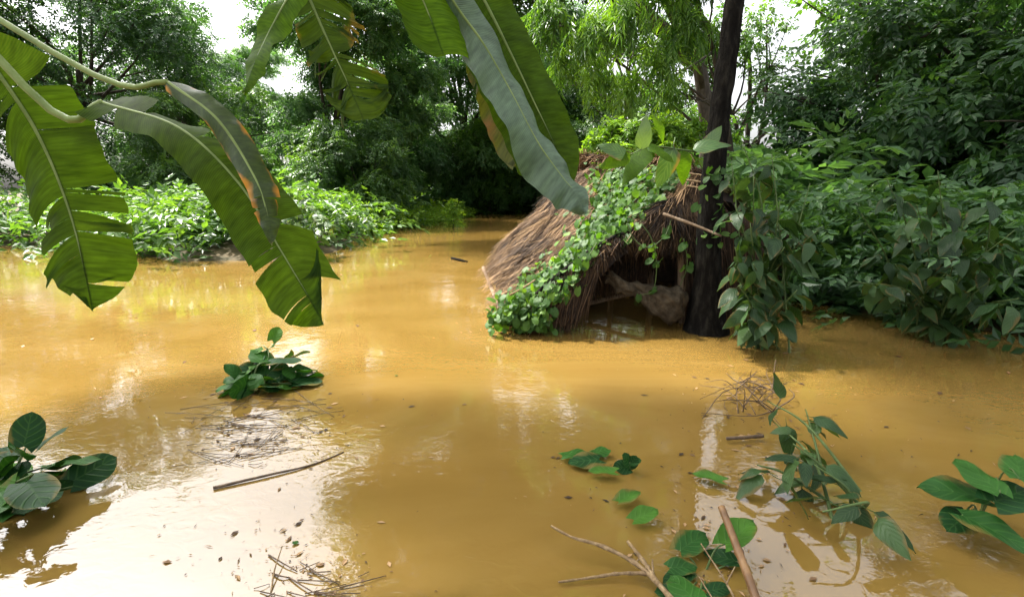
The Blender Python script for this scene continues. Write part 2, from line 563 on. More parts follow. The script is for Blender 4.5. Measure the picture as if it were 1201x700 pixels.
def fill_clump(mb, c, r, n, kind, size, g, down=0.35, tb=0.0):
    """sprays spread through an ellipsoid clump, biased to its shell"""
    d = norm(g.normal(size=(n, 3)))
    rad = g.uniform(0.15, 1, n) ** 0.55
    pos = c + d * rad[:, None] * r
    out = norm(d * np.array([1, 1, .55]) + g.normal(0, .45, (n, 3)) + np.array([0, 0, -down]))
    up = norm(np.array([0, 0, 1.0]) + d * .5 + g.normal(0, .3, (n, 3)))
    fr = frames(out, up) * (size * g.uniform(.7, 1.25, n))[:, None, None]
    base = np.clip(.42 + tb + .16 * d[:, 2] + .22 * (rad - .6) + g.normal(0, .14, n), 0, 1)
    w = g.integers(0, 4, n)
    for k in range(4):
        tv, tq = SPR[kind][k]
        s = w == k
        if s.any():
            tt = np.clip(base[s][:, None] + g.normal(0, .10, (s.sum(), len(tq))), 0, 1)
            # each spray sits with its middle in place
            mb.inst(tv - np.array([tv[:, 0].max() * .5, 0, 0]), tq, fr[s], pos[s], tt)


def envelope(c, r, n, rc, g, flat=1.0):
    """clump centres in an ellipsoid, spaced apart"""
    out = []
    c, r = np.asarray(c, float), np.asarray(r, float)
    for _ in range(n * 30):
        d = norm(g.normal(size=3)) * g.uniform(.2, 1) ** .45
        p = c + d * r
        if all(np.linalg.norm((p - o[0]) / rc) > .85 for o in out):
            k = rc * g.uniform(.75, 1.3)
            out.append((p, np.array([k * 1.15, k * 1.15, k * .75 * flat])))
        if len(out) >= n:
            break
    return out


def make_tree(name, label, base, clumps, kind, mat, nspray, size=1.0, tr=.25, bark='bark', seed=1, group=None,
              trunk=None, limb_r=.3, down=.35, limbs=True, maxlimb=12, limb0=.35, cat='tree', tb=0.0, flare=None):
    g = np.random.default_rng(seed)
    base = np.asarray(base, float)
    root = thing(name, label, cat, base, group)
    cs = np.array([c for c, _ in clumps])
    if trunk is None:
        top = cs.mean(0) * .85 + base * .15
        top[2] = base[2] + (cs[:, 2].mean() - base[2]) * .9
        k = np.linalg.norm(top - base)
        trunk = [base, base * .66 + top * .34 + g.normal(0, .03 * k, 3) * [1, 1, 0], base * .33 + top * .67 + g.normal(0, .04 * k, 3) * [1, 1, .2], top]
    tp = crom(trunk, 18)
    mb = MB()
    rr = tr * (1 - .72 * np.linspace(0, 1, 18)) * (1 + .5 * np.exp(-np.linspace(0, 18, 18)))
    if flare:
        tp = crom(trunk, 60); rr = np.interp(np.linspace(0, 1, 60), np.linspace(0, 1, 18), rr)
        rr = rr + flare * np.exp(-np.maximum(tp[:, 2], 0) / .28)
        tube(mb, tp, rr, 22, .5, .09, seed)
        tp = tp[np.linspace(0, 59, 18).astype(int)]; rr = rr[np.linspace(0, 59, 18).astype(int)]
    else:
        tube(mb, tp, rr, 10, .5, .07, seed)
    mb.build('trunk', M[bark], root)
    if limbs:
        order = g.permutation(len(clumps))[:maxlimb]
        for i in order:
            c = clumps[i][0]
            f = g.uniform(limb0, .95)
            j = int(f * 17)
            a = tp[j]
            mid = a * .5 + c * .5 + g.normal(0, .08, 3) * np.linalg.norm(c - a) + np.array([0, 0, .08 * np.linalg.norm(c - a)])
            mb = MB()
            lr = min(rr[j] * .6, tr * limb_r * 1.6)
            lp = crom([a, mid, c], 8)
            tube(mb, lp, np.linspace(lr, lr * .22, 8), 5, .5, .08, int(i))
            for q in range(3):
                b = lp[g.integers(3, 7)]
                e = c + g.normal(0, .6, 3) * clumps[i][1]
                tube(mb, crom([b, (b + e) / 2 + g.normal(0, .1, 3), e], 5), np.linspace(lr * .35, lr * .08, 5), 4, .5)
            mb.build('limb', M[bark], root)
    mb = MB()
    vol = np.array([np.prod(r) ** (2 / 3) for _, r in clumps])
    for (c, r), w in zip(clumps, vol / vol.sum()):
        fill_clump(mb, c, r, max(6, int(nspray * w)), kind, size, g, down, tb + g.normal(0, .08))
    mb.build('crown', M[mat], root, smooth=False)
    return root


def copy_tree(root, loc, rz, s, label=None, group=None):
    r = root.copy(); col.objects.link(r)
    r.location = loc; r.rotation_euler = (0, 0, rz); r.scale = (s, s, s)
    if label:
        r['label'] = label
    if group:
        r['group'] = group
    for ch in root.children:
        c = ch.copy(); col.objects.link(c); c.parent = r
    return r


def blade(L, Wd, heart=0.0, fold=.25, curl=.2, n=8, m=2, wave=.02, seed=0, tip=1.0, thick=0):
    """one leaf, base at origin, along +X, normal +Z, with UVs (u along, v across)"""
    g = np.random.default_rng(seed)
    V, UV = [], []
    ph = g.uniform(0, 6, 4)
    for i in range(n + 1):
        s = i / n
        w = Wd / 2 * (math.sin(math.pi * min(1, s ** .62 * (1 - .0) if s < 1 else 1)) ** .8 if heart < .01 else
                      (math.sin(math.pi * (s * .89 + .11)) ** .62 if s < 1 else 0))
        w = max(w, 0.0)
        for j in range(-m, m + 1):
            q = j / m
            x = L * s - heart * L * abs(q) ** 1.3 * (1 - s) ** 3
            y = w * q
            z = fold * abs(y) - curl * L * s * s + wave * L * math.sin(s * 9 + ph[0] + (2 if q > 0 else 0)) * abs(q) - curl * .6 * abs(y) * abs(q)
            V.append((x, y, z)); UV.append((s, q))
    k = 2 * m + 1
    Q = [(i * k + j, (i + 1) * k + j, (i + 1) * k + j + 1, i * k + j + 1) for i in range(n) for j in range(2 * m)]
    return np.array(V), np.array(Q), np.array(UV)


def blade_mesh(name, *a, tint=.5, petiole=0.0, **k):
    v, q, uv = blade(*a, **k)
    mb = MB()
    mb.add(v, q, None, tint, uv)
    if petiole:
        p = np.array([[-petiole, 0, -petiole * .25], [-petiole * .4, 0, -.01], [.01, 0, -.001]])
        tube(mb, p, .0022, 4, .9)
    return mb.mesh(name)


def frame_matrix(pos, d, up, s=1.0):
    f = frames(np.array([d]), np.array([up]))[0] * s
    m = Matrix(((f[0][0], f[1][0], f[2][0], pos[0]), (f[0][1], f[1][1], f[2][1], pos[1]), (f[0][2], f[1][2], f[2][2], pos[2]), (0, 0, 0, 1)))
    return m


def place(name, me, mat, parent, pos, d, up, s=1.0):
    o = link(name, me, mat, None)
    m = frame_matrix(pos, d, up, s)
    if parent is not None:
        o.parent = parent
        m = parent_world(parent).inverted() @ m
    o.matrix_basis = m
    return o


def parent_world(p):
    return Matrix.Translation(p.location) if p.type == 'EMPTY' else p.matrix_basis


# ================================================================== SETTING
SHORE = np.array([(-70, 13), (-26, 16), (-13, 15.5), (-8, 12.2), (-5.6, 12.4), (-4.9, 14.2), (-5.4, 18), (-5.6, 22), (-4.6, 25), (-4.0, 30), (-3.5, 36.5), (0.5, 38),
                  (4, 37), (6.4, 30), (6.5, 18), (5.0, 12), (4.6, 8.6), (5.0, 6.6), (6.3, 5.6), (9, 4.4), (16, 3.6), (70, 1.5), (70, .4), (3.0, 1.1), (1.4, .9), (.4, .75), (-1.5, .6), (-4, .2), (-70, -3)], float)


def shore_dist(P):
    """signed: negative over water"""
    a = SHORE; b = np.roll(SHORE, -1, 0)
    d = np.full(len(P), 1e9); ins = np.zeros(len(P), bool)
    for p, q in zip(a, b):
        e = q - p
        t = np.clip(((P - p) @ e) / (e @ e), 0, 1)
        d = np.minimum(d, np.linalg.norm(P - p - t[:, None] * e, axis=1))
        c = ((p[1] > P[:, 1]) != (q[1] > P[:, 1]))
        xi = (q[0] - p[0]) * (P[:, 1] - p[1]) / (q[1] - p[1] + 1e-12) + p[0]
        ins ^= c & (P[:, 0] < xi)
    return np.where(ins, -d, d)


def hnoise(x, y):
    return (np.sin(x * .9 + 1.3 * np.sin(y * .6)) * np.cos(y * .8 + .7) * .5 + np.sin(x * 2.3 + y * 1.7) * .25 + np.sin(x * 5.1 - y * 4.3) * .12)


def ground_h(x, y):
    d = shore_dist(np.stack([np.ravel(x), np.ravel(y)], 1)).reshape(np.shape(x))
    return np.where(d < 0, np.maximum(d * .45, -.9), .55 * (1 - np.exp(-d * .55))) + hnoise(x, y) * .07 * np.clip(d + .6, 0, 1)


xs = np.concatenate([np.linspace(-320, -32, 14), np.linspace(-30, 30, 150), np.linspace(32, 320, 14)])
ys = np.concatenate([np.linspace(-60, -7, 8), np.linspace(-5, 48, 130), np.linspace(52, 420, 16)])
X, Yg = np.meshgrid(xs, ys)
Z = ground_h(X, Yg)
nx = len(xs)
q = [(j * nx + i, j * nx + i + 1, (j + 1) * nx + i + 1, (j + 1) * nx + i) for j in range(len(ys) - 1) for i in range(nx - 1)]
mb = MB()
mb.add(np.stack([X, Yg, Z], -1).reshape(-1, 3), q)
o = mb.build('ground', M['ground']); o['kind'] = 'structure'
mb = MB()
mb.add([(-320, -60, 0), (320, -60, 0), (320, 420, 0), (-320, 420, 0)], [(0, 1, 2, 3)])
o = mb.build('flood_water', M['water']); o['kind'] = 'structure'


def gz(x, y):
    return float(ground_h(np.array([float(x)]), np.array([float(y)]))[0])


# ================================================================== TREES OF THE FAR SHORE
G = np.random.default_rng(5)


def env_tree(name, label, bx, by, c, r, n, rc, kind, mat, ns, size, seed, tr=.3, group=None, flat=1.0, **k):
    g = np.random.default_rng(seed)
    return make_tree(name, label, (bx, by, gz(bx, by) - .1), envelope(c, r, n, rc, g, flat), kind, mat, ns, size, tr, seed=seed, group=group, **k)


t_main = env_tree('broad_tree', 'tall dark evergreen tree hanging low over the end of the flooded channel', -4.6, 39.5, (-3.2, 37.5, 9.5), (6.2, 4.5, 9.2), 46, 1.9, 'pinnate', 'crown_main', 9500, 1.6, 21, .45, flat=.62, tb=.12)
t_left = env_tree('leafy_tree', 'round mid-green tree behind the pale broad-leaved shrub on the bank', -10.2, 29, (-8.2, 28, 7.7), (4.6, 3.4, 7.4), 58, 1.3, 'pinnate', 'crown_main', 9800, 1.3, 22, .32, flat=.7, tb=.08)
env_tree('overhanging_tree', 'dark tree with boughs dipping to the water beyond the thatched hut', 2.6, 39.8, (2.6, 38.2, 7.6), (4.4, 3, 8), 30, 1.65, 'pinnate', 'crown_main', 6000, 1.6, 23, .38, flat=.65, tb=.12)
env_tree('airy_tree', 'thin-crowned tree with sky showing through beyond the hut ridge', 9.2, 33, (6.8, 32, 9.2), (4.6, 4, 7.2), 34, 1.15, 'broad', 'crown_mid', 2500, 1.1, 24, .34, maxlimb=22)
env_tree('gnarled_tree', 'gnarled open tree with bare dark branches behind the leaning trunk', 12.6, 27, (10.6, 26, 6.0), (3.6, 3.4, 4.0), 24, 1.0, 'broad', 'crown_mid', 1500, 1.0, 25, .32, maxlimb=24)
for i_, (x_, y_, rz_, sc_, lb_) in enumerate([(3.5, 52, 1.1, 1.0, 'dim tall tree standing far behind the dark overhanging tree'), (-13, 47, 2.3, 1.15, 'dim tree standing far behind the round mid-green tree'), (14, 48, 4.0, .8, 'dim tree standing far behind the thin-crowned tree')]):
    copy_tree(t_main, (x_, y_, gz(x_, y_)), rz_, sc_, lb_)
# the low bushy trees that close the channel's banks
low = []
for i, (bx, by, h, r, k, mt, lb) in enumerate([
        (-7.2, 33.5, 3.4, 2.6, 'pinnate', 'crown_main', 'low dark bushy tree on the bank between the round tree and the channel end'),
        (-7.0, 24.5, 2.4, 2.0, 'pinnate', 'crown_mid', 'small bushy sapling over the bright waterside weeds'),
        (6.8, 38.5, 3.2, 3.0, 'pinnate', 'crown_main', 'low dark thicket tree behind the thatch ridge'),
        (8.4, 24.5, 2.6, 2.3, 'broad', 'crown_mid', 'rounded green bush tree beyond the lime-green shrub'),
        (-1.6, 37.6, 3.6, 2.5, 'pinnate', 'crown_light', 'low leafy tree leaning over the water at the head of the channel'),
        (2.4, 38.0, 3.8, 2.4, 'pinnate', 'crown_main', 'low tree at the channel head closest to the thatch ridge'),
        (-14.5, 25.5, 3.6, 3.0, 'pinnate', 'crown_mid', 'bushy tree on the bank between the round tree and the tall spreading tree')]):
    low.append(env_tree('bushy_tree', lb, bx, by, (bx, by - .5, h), (r, r, h * .92), 20, 1.0, k, mt, 2600, 1.0, 40 + i, .16, cat='tree'))
# banks left of the photograph
env_tree('bank_tree', 'tall spreading tree beside a gap of sky on the bank opposite the hut', -21, 27, (-20.5, 26, 7.6), (5.4, 4, 6.6), 44, 1.5, 'pinnate', 'crown_dark', 5200, 1.2, 31, .4)
env_tree('bank_tree', 'dark leafy tree at the outer end of the bank opposite the hut', -28, 23, (-27, 22.5, 6.8), (5.2, 4, 6.4), 38, 1.5, 'pinnate', 'crown_mid', 4200, 1.15, 32, .36)
env_tree('backdrop_tree', 'dim tree filling the gap behind the tall spreading tree', -24, 36, (-23, 35, 7), (7, 4, 7), 34, 2.0, 'pinnate', 'crown_dark', 3600, 1.6, 33, .4)
# right bank
env_tree('thicket_tree', 'dense dark tree over the bank beyond the big-leaved shrub', 10.8, 13.8, (10.2, 13.2, 3.4), (3.2, 2.6, 3.3), 40, 1.05, 'broad', 'crown_dark', 6000, .95, 34, .3)
env_tree('thicket_tree', 'dark leafy tree rising over the spreading shrub beside the hut bank', 13.0, 9.0, (11.4, 9.2, 4.4), (3.6, 2.4, 4.2), 40, 1.05, 'broad', 'crown_dark', 6000, .95, 35, .28)
env_tree('backdrop_tree', 'tall tree rising behind the dark thicket beside the hut', 19, 24, (18, 23.5, 8.5), (6, 4, 7), 36, 1.7, 'broad', 'crown_mid', 3400, 1.5, 36, .4)

# feathery tree: hanging bright sprays above the hut, canopy over the channel
fc = [(at(px, py, Y), np.array([rx, rx, rz])) for px, py, Y, rx, rz in [
    (640, 18, 11.5, .55, .5), (690, 40, 11, .6, .45), (735, 20, 10.6, .65, .5), (770, 70, 10.8, .55, .4), (700, 90, 11.4, .5, .4), (800, 30, 11, .6, .5),
    (735, 110, 11.2, .42, .35), (660, 75, 11.8, .45, .4), (790, 105, 11.6, .4, .35), (770, -30, 11, .7, .5), (820, -40, 11.5, .7, .6), (830, 40, 12.4, .5, .4)]]
make_tree('feathery_tree', 'tree with hanging feathery bright green leaf sprays above the thatched hut', (5.6, 13.2, gz(5.6, 13.2) - .1), fc, 'feather', 'crown_light', 760, .95, .10,
          seed=26, down=.9, tb=.2, trunk=[(5.6, 13.2, .2), (5.3, 12.8, 2.4), (4.4, 12.2, 4.8), (3.2, 11.6, 6.6)], maxlimb=14)
# broad canopy tree whose crown arches over the channel, above the frame
g = np.random.default_rng(61)
cc = envelope((-.8, 20, 13.4), (7.0, 3.4, 4.8), 58, 1.6, g)
make_tree('canopy_tree', 'tall dark tree behind the hut with its crown arching over the channel', (8.0, 21.5, gz(8.0, 21.5) - .1), cc, 'pinnate', 'crown_dark', 8000, 1.4, .36, seed=61,
          trunk=[(8.0, 21.5, .2), (7.6, 21.3, 5), (5.6, 20.6, 9.5), (1.6, 20.0, 12.8)])
# leaning trunk beside the hut, its crown high overhead
g = np.random.default_rng(62)
tb = onw(832, 388)
cc = envelope((-5.3, 5.0, 11.4), (5.6, 3.0, 1.4), 25, 1.15, g) + envelope((1.3, 9.0, 10.8), (3.6, 2.4, 1.4), 18, 1.2, g) + envelope((5.1, 11.0, 10.6), (3.6, 3.0, 1.4), 20, 1.2, g)  # unseen clumps set for shade: near water, then two added for right bank
pts = [np.array([tb[0], tb[1], -.6]), at(830, 300, tb[1] + .02), at(842, 150, tb[1] + .05), at(862, 0, tb[1] + .1), at(884, -180, tb[1] + .2)]
pts += [np.array([3.6, 6.6, 8.2]), np.array([3.0, 6.2, 10.4])]
lean = make_tree('leaning_tree', 'dark leaning tree trunk rising out of the water at the hut front', (tb[0], tb[1], -.6), cc, 'pinnate', 'crown_mid', 7600, 1.15, .155, 'dark_bark', 62, trunk=pts, limb0=.8, maxlimb=22, flare=.11)

# ================================================================== UNDERGROWTH ALONG THE SHORES
def weed_mass(name, label, pts, n, spread, h, mat, kind='weed', size=1.0, seed=1, cat='plants'):
    g = np.random.default_rng(seed)
    mb = MB()
    p = crom(pts, 60)
    idx = g.integers(0, 60, n)
    pos = p[idx] + np.stack([g.normal(0, spread, n), g.normal(0, spread, n), np.zeros(n)], 1)
    gr = np.maximum(ground_h(pos[:, 0], pos[:, 1]), 0)
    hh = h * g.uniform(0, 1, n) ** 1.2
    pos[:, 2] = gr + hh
    d = norm(g.normal(0, 1, (n, 3)) * [1, 1, .35] + [0, 0, .15])
    fr = frames(d, norm(g.normal(0, .35, (n, 3)) + [0, 0, 1.0])) * (size * g.uniform(.7, 1.4, n))[:, None, None]
    w = g.integers(0, 4, n)
    for k in range(4):
        tv, tq = SPR[kind][k]
        s = w == k
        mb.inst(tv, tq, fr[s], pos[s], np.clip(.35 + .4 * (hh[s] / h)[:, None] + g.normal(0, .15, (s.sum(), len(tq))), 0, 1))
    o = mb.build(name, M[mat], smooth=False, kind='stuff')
    return tag(o, label, cat)


weed_mass('waterside_weeds', 'bright green low weeds along the channel edge opposite the hut', [(-5.9, 19.5, 0), (-6, 22, 0), (-4.9, 25, 0), (-4.2, 29, 0), (-3.5, 34, 0)], 2200, .45, .55, 'lime', 'weed', 1.9, 1)
weed_mass('shore_weeds', 'low green weeds along the foot of the trees at the channel end', [(-3.4, 36.6, 0), (0, 38.3, 0), (4, 37.4, 0), (6.6, 32, 0), (6.8, 24, 0), (6.4, 18, 0)], 1700, .5, .9, 'crown_light', 'weed', 2.4, 2)
weed_mass('bank_undergrowth', 'tangled green undergrowth covering the bank opposite the hut', [(-32, 18, 0), (-22, 17.5, 0), (-13, 16.5, 0), (-9, 14.5, 0), (-7.2, 16, 0), (-7.4, 20, 0), (-6.6, 25, 0)], 4200, 1.2, 1.3, 'crown_mid', 'weed', 2.6, 3)
weed_mass('thicket_undergrowth', 'dark undergrowth at the foot of the thicket beside the hut', [(5.4, 10.5, 0), (5.3, 8.0, 0), (6.2, 6.7, 0), (8, 6.0, 0), (11, 5.2, 0), (16, 4.8, 0)], 4600, .8, 1.5, 'crown_dark', 'broad', .75, 4)
weed_mass('rear_undergrowth', 'dark undergrowth under the trees behind the hut', [(5.4, 11, 0), (6.8, 15, 0), (7.4, 20, 0), (8.2, 26, 0), (8, 33, 0), (2, 40.5, 0), (-4, 40.2, 0), (-8, 34, 0), (-12, 28, 0), (-20, 24, 0)], 6000, 1.2, 2.4, 'crown_main', 'broad', 1.4, 5)

weed_mass('far_undergrowth', 'dense green growth filling the wood behind the channel head', [(-16, 44, 0), (-6, 43.5, 0), (2, 44, 0), (14, 43, 0)], 3200, 1.0, 5.5, 'crown_main', 'broad', 2.6, 6)

# ================================================================== BROAD-LEAVED SHRUBS (each leaf a part)
def leaf_shrub(name, label, base, heads, mesh_list, mat, nleaf, seed, stem_mat='vinestem', group=None, size=1.0, down=.35, spread=.35, up0=.9):
    """heads: list of (tip point); stems rise from base to each tip and carry leaves"""
    g = np.random.default_rng(seed)
    base = np.asarray(base, float)
    root = thing(name, label, 'shrub', base, group)
    per = max(1, nleaf // len(heads))
    for hpt in heads:
        h = np.asarray(hpt, float)
        b = base + g.normal(0, .12, 3) * [1, 1, 0]
        mid = (b + h) / 2 + np.array([0, 0, .15 * np.linalg.norm(h - b)]) + g.normal(0, .05, 3)
        path = crom([b, mid, h], 14)
        mb = MB()
        tube(mb, path, np.linspace(.012, .004, 14), 5, .5)
        mb.build('stem', M[stem_mat], root)
        for k in range(per):
            f = g.uniform(.30, 1)
            p = path[min(13, int(f * 13))]
            out = norm(g.normal(0, 1, 3) * [1, 1, .3] + [0, 0, -down])
            st = p + out * g.uniform(.02, .12)
            place('leaf', mesh_list[g.integers(0, len(mesh_list))], M[mat], root, st, out, norm(np.array([0, 0, up0]) + g.normal(0, spread, 3)), size * g.uniform(.65, 1.25))
    return root


shrub_leaves = [blade_mesh('shrub_leaf', .17, .10, 0, .25, .22, 6, 1, .03, i, tint=t, petiole=.05) for i, t in enumerate((.2, .4, .55, .7, .85))]
for me in shrub_leaves:
    me.materials.append(M['shrub'])
# pale shrub on the left bank
heads = [at(px, py, Y) for px, py, Y in [(325, 222, 12.8), (338, 216, 13), (350, 224, 12.8), (362, 232, 12.6), (372, 244, 12.4), (384, 258, 12.6), (392, 270, 12.9), (330, 245, 12.2), (345, 255, 12.1),
                                         (360, 268, 12.0), (376, 278, 12.1), (338, 275, 11.9), (300, 226, 13), (285, 240, 12.6), (310, 262, 12.2), (398, 262, 13.4), (368, 292, 12.0), (350, 295, 11.8)]]
bp_ = at(345, 268, 13.0); bp_[2] = gz(bp_[0], bp_[1])
leaf_shrub('broadleaf_shrub', 'pale green broad-leaved shrub at the water edge opposite the hut', bp_, heads, shrub_leaves, 'shrub', 290, 71, size=1.35)

# dark big-leaved shrub right of the leaning trunk
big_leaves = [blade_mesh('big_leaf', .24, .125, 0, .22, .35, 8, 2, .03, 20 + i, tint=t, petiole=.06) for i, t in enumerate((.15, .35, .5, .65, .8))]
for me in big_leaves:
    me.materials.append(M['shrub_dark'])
heads = [at(px, py, Y) for px, py, Y in [(858, 190, 5.5), (870, 165, 5.6), (884, 205, 5.3), (862, 240, 5.2), (880, 262, 5.0), (862, 290, 5.0), (884, 310, 4.9), (866, 335, 4.9), (880, 360, 4.8), (905, 180, 5.6),
                                         (915, 235, 5.2), (920, 290, 5.0), (935, 340, 4.9), (905, 375, 4.8), (950, 215, 5.5), (960, 270, 5.2)]]
sb_ = at(900, 392, 5.4); sb_[2] = -.25
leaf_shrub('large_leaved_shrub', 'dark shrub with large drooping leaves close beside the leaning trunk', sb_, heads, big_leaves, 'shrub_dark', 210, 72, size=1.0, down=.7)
heads = [at(px, py, Y) for px, py, Y in [(1010, 250, 5.4), (1040, 210, 5.6), (1075, 240, 5.3), (1100, 200, 5.6), (1130, 260, 5.2), (1165, 225, 5.4), (1190, 270, 5.0), (1050, 310, 5.1), (1110, 320, 5.0), (1160, 330, 4.8), (1195, 350, 4.6), (1000, 330, 5.3)]]
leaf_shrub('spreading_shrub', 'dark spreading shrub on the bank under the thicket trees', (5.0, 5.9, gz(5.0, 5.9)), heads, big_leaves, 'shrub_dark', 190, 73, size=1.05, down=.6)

# lime-green compound-leaved shrub above the hut ridge
lc = [(at(px, py, Y), np.array([rx, rx, rx * .6])) for px, py, Y, rx in [(700, 165, 10.2, .28), (722, 152, 10.2, .32), (745, 150, 10, .34), (765, 158, 10, .32), (785, 150, 10, .34), (800, 165, 10, .3), (735, 175, 9.8, .32),
                                                                      (760, 180, 9.8, .3), (690, 180, 10.3, .25), (715, 190, 9.9, .28), (800, 185, 9.9, .3), (780, 172, 9.8, .3), (815, 150, 10.2, .28), (705, 205, 9.6, .24)]]
make_tree('lime_shrub', 'sunlit lime-green feathery shrub growing behind the hut ridge', (3.4, 10.6, -.2), lc, 'lime', 'lime', 620, 1.15, .06, 'bark', 74, cat='shrub', trunk=[(3.4, 10.6, -.3), (3.2, 10.4, 1.0), (2.9, 10.2, 1.9), (2.6, 10.1, 2.5)], limb_r=.5)

# plant with big hanging leaves in front of the ridge (springs from a branch off the leaning trunk)
hang = thing('hanging_branch', 'branch with a few big backlit leaves hanging in front of the thatch ridge', 'branch', at(838, 172, 6.15))
mb = MB()
tube(mb, crom([at(846, 172, 6.05), at(826, 178, 5.8), at(800, 176, 5.5), at(765, 172, 5.2), at(738, 182, 5.0)], 16), np.linspace(.016, .005, 16), 5)
mb.build('stem', M['vinestem'], hang)
g = np.random.default_rng(75)
for px, py, Y, dx, dz, s, t, mt in [(765, 172, 5.2, -1, -.9, 1.15, 2, 'banana_bright'), (790, 172, 5.4, -.35, -1.2, 1.1, 1, 'shrub'), (778, 170, 5.3, -.2, 1.0, 1.0, 3, 'banana_bright'), (752, 176, 5.1, .1, .8, .8, 4, 'shrub'),
                                    (812, 176, 5.6, .9, .35, 1.0, 2, 'shrub'), (826, 178, 5.7, .5, 1.0, .8, 3, 'shrub'), (740, 182, 5.0, -1, -.3, .8, 4, 'banana_bright'), (800, 176, 5.5, .1, -.8, .9, 3, 'banana_bright'),
                                    (758, 172, 5.15, .7, -.2, .8, 1, 'banana_bright'), (735, 184, 5.0, -.8, .4, .75, 2, 'shrub')]:
    me = big_leaves[t].copy(); me.materials.clear(); me.materials.append(M[mt])
    place('leaf', me, M[mt], hang, at(px, py, Y), np.array([dx, -.25, dz]), norm(np.array([.1, -.75, .5]) + g.normal(0, .25, 3)), s * 1.6)

# ================================================================== THATCHED HUT
hut_base = onw(720, 372)
hut = thing('thatched_hut', 'half-sunken thatched hut with sagging straw roof smothered in creeper', 'hut', (hut_base[0], hut_base[1], 0))
# control grid of the left roof slope: columns far -> near, rows ridge -> eave
CG = np.array([
    [at(683, 194, 9.5), at(640, 236, 9.1), at(606, 272, 8.8), at(569, 309, 8.5)],
    [at(735, 190, 8.6), at(684, 240, 8.1), at(632, 294, 7.6), at(580, 340, 7.2)],
    [at(780, 193, 7.8), at(728, 244, 7.1), at(660, 312, 6.6), at(594, 372, 6.2)],
    [at(822, 206, 7.0), at(778, 246, 6.5), at(712, 292, 6.1), at(640, 374, 5.85)]])


def patch(u, v, C=CG):
    """u 0..1 far->near, v 0..1 ridge->eave (arrays)"""
    def w(t, n):
        t = np.clip(t, 0, 1) * (n - 1)
        i = np.minimum(t.astype(int), n - 2)
        f = t - i
        return i, f
    iu, fu = w(u, C.shape[0]); iv, fv = w(v, C.shape[1])
    fu = fu[:, None]; fv = fv[:, None]
    p = (C[iu, iv] * (1 - fu) * (1 - fv) + C[iu + 1, iv] * fu * (1 - fv) + C[iu, iv + 1] * (1 - fu) * fv + C[iu + 1, iv + 1] * fu * fv)
    x, y = p[:, 0], p[:, 1]
    p[:, 2] += .035 * np.sin(x * 5.1 + y * 2.3) * np.cos(y * 3.7 - x) + .025 * np.sin(x * 11 - y * 7) - .09 * np.sin(np.pi * np.clip(u, 0, 1)) * (1 - np.clip(v, 0, 1))
    return p


def pnormal(u, v, C=CG):
    e = .02
    du = patch(np.clip(u + e, 0, 1), v, C) - patch(np.clip(u - e, 0, 1), v, C)
    dv = patch(u, np.clip(v + e, 0, 1), C) - patch(u, np.clip(v - e, 0, 1), C)
    nn = norm(np.cross(du, dv))
    return np.where(nn[:, 2:3] < 0, -nn, nn)


def roof_base(C, name, mat, thick=.10, nu=20, nv=16, seed=0):
    g = np.random.default_rng(seed)
    U, Vv = np.meshgrid(np.linspace(0, 1, nu), np.linspace(0, 1, nv), indexing='ij')
    p = patch(U.ravel(), Vv.ravel(), C); nn = pnormal(U.ravel(), Vv.ravel(), C)
    p = p + nn * g.normal(0, .012, (len(p), 1)) - nn * .05
    b = p - nn * thick
    mb = MB()
    k = nu * nv
    q = []
    for i in range(nu - 1):
        for j in range(nv - 1):
            a = (i * nv + j, (i + 1) * nv + j, (i + 1) * nv + j + 1, i * nv + j + 1)
            q.append(a); q.append(tuple(k + x for x in a[::-1]))
    ring = [i * nv for i in range(nu)] + [(nu - 1) * nv + j for j in range(1, nv)] + [i * nv + nv - 1 for i in range(nu - 2, -1, -1)] + [j for j in range(nv - 2, 0, -1)]
    for a, c in zip(ring, ring[1:] + ring[:1]):
        q.append((a, c, k + c, k + a))
    mb.add(np.vstack([p, b]), q, None, .2)
    return mb.build(name, mat, hut)


def straw(mb, p, d, L, w, nrm, g, tint, sag=.0):
    """many thin bent blades at once: p,d,nrm (n,3)"""
    n = len(p)
    side = norm(np.cross(d, nrm))
    L = np.asarray(L)[:, None]; w = np.asarray(w)[:, None]
    m1 = p + d * L * .5 + nrm * (g.normal(0, .012, (n, 1)) + .01)
    e = p + d * L + nrm * g.normal(0, .03, (n, 1)) + np.array([0, 0, -1.0]) * sag * L
    v = np.stack([p - side * w / 2, p + side * w / 2, m1 - side * w / 2 + nrm * w * .3, m1 + side * w / 2, e - side * w * .2, e + side * w * .2], 1).reshape(-1, 3)
    b = np.arange(n)[:, None] * 6
    q = np.concatenate([b + np.array([[0, 1, 3, 2]]), b + np.array([[2, 3, 5, 4]])], 1).reshape(-1, 4)
    mb.add(v, q, None, np.repeat(tint, 2))


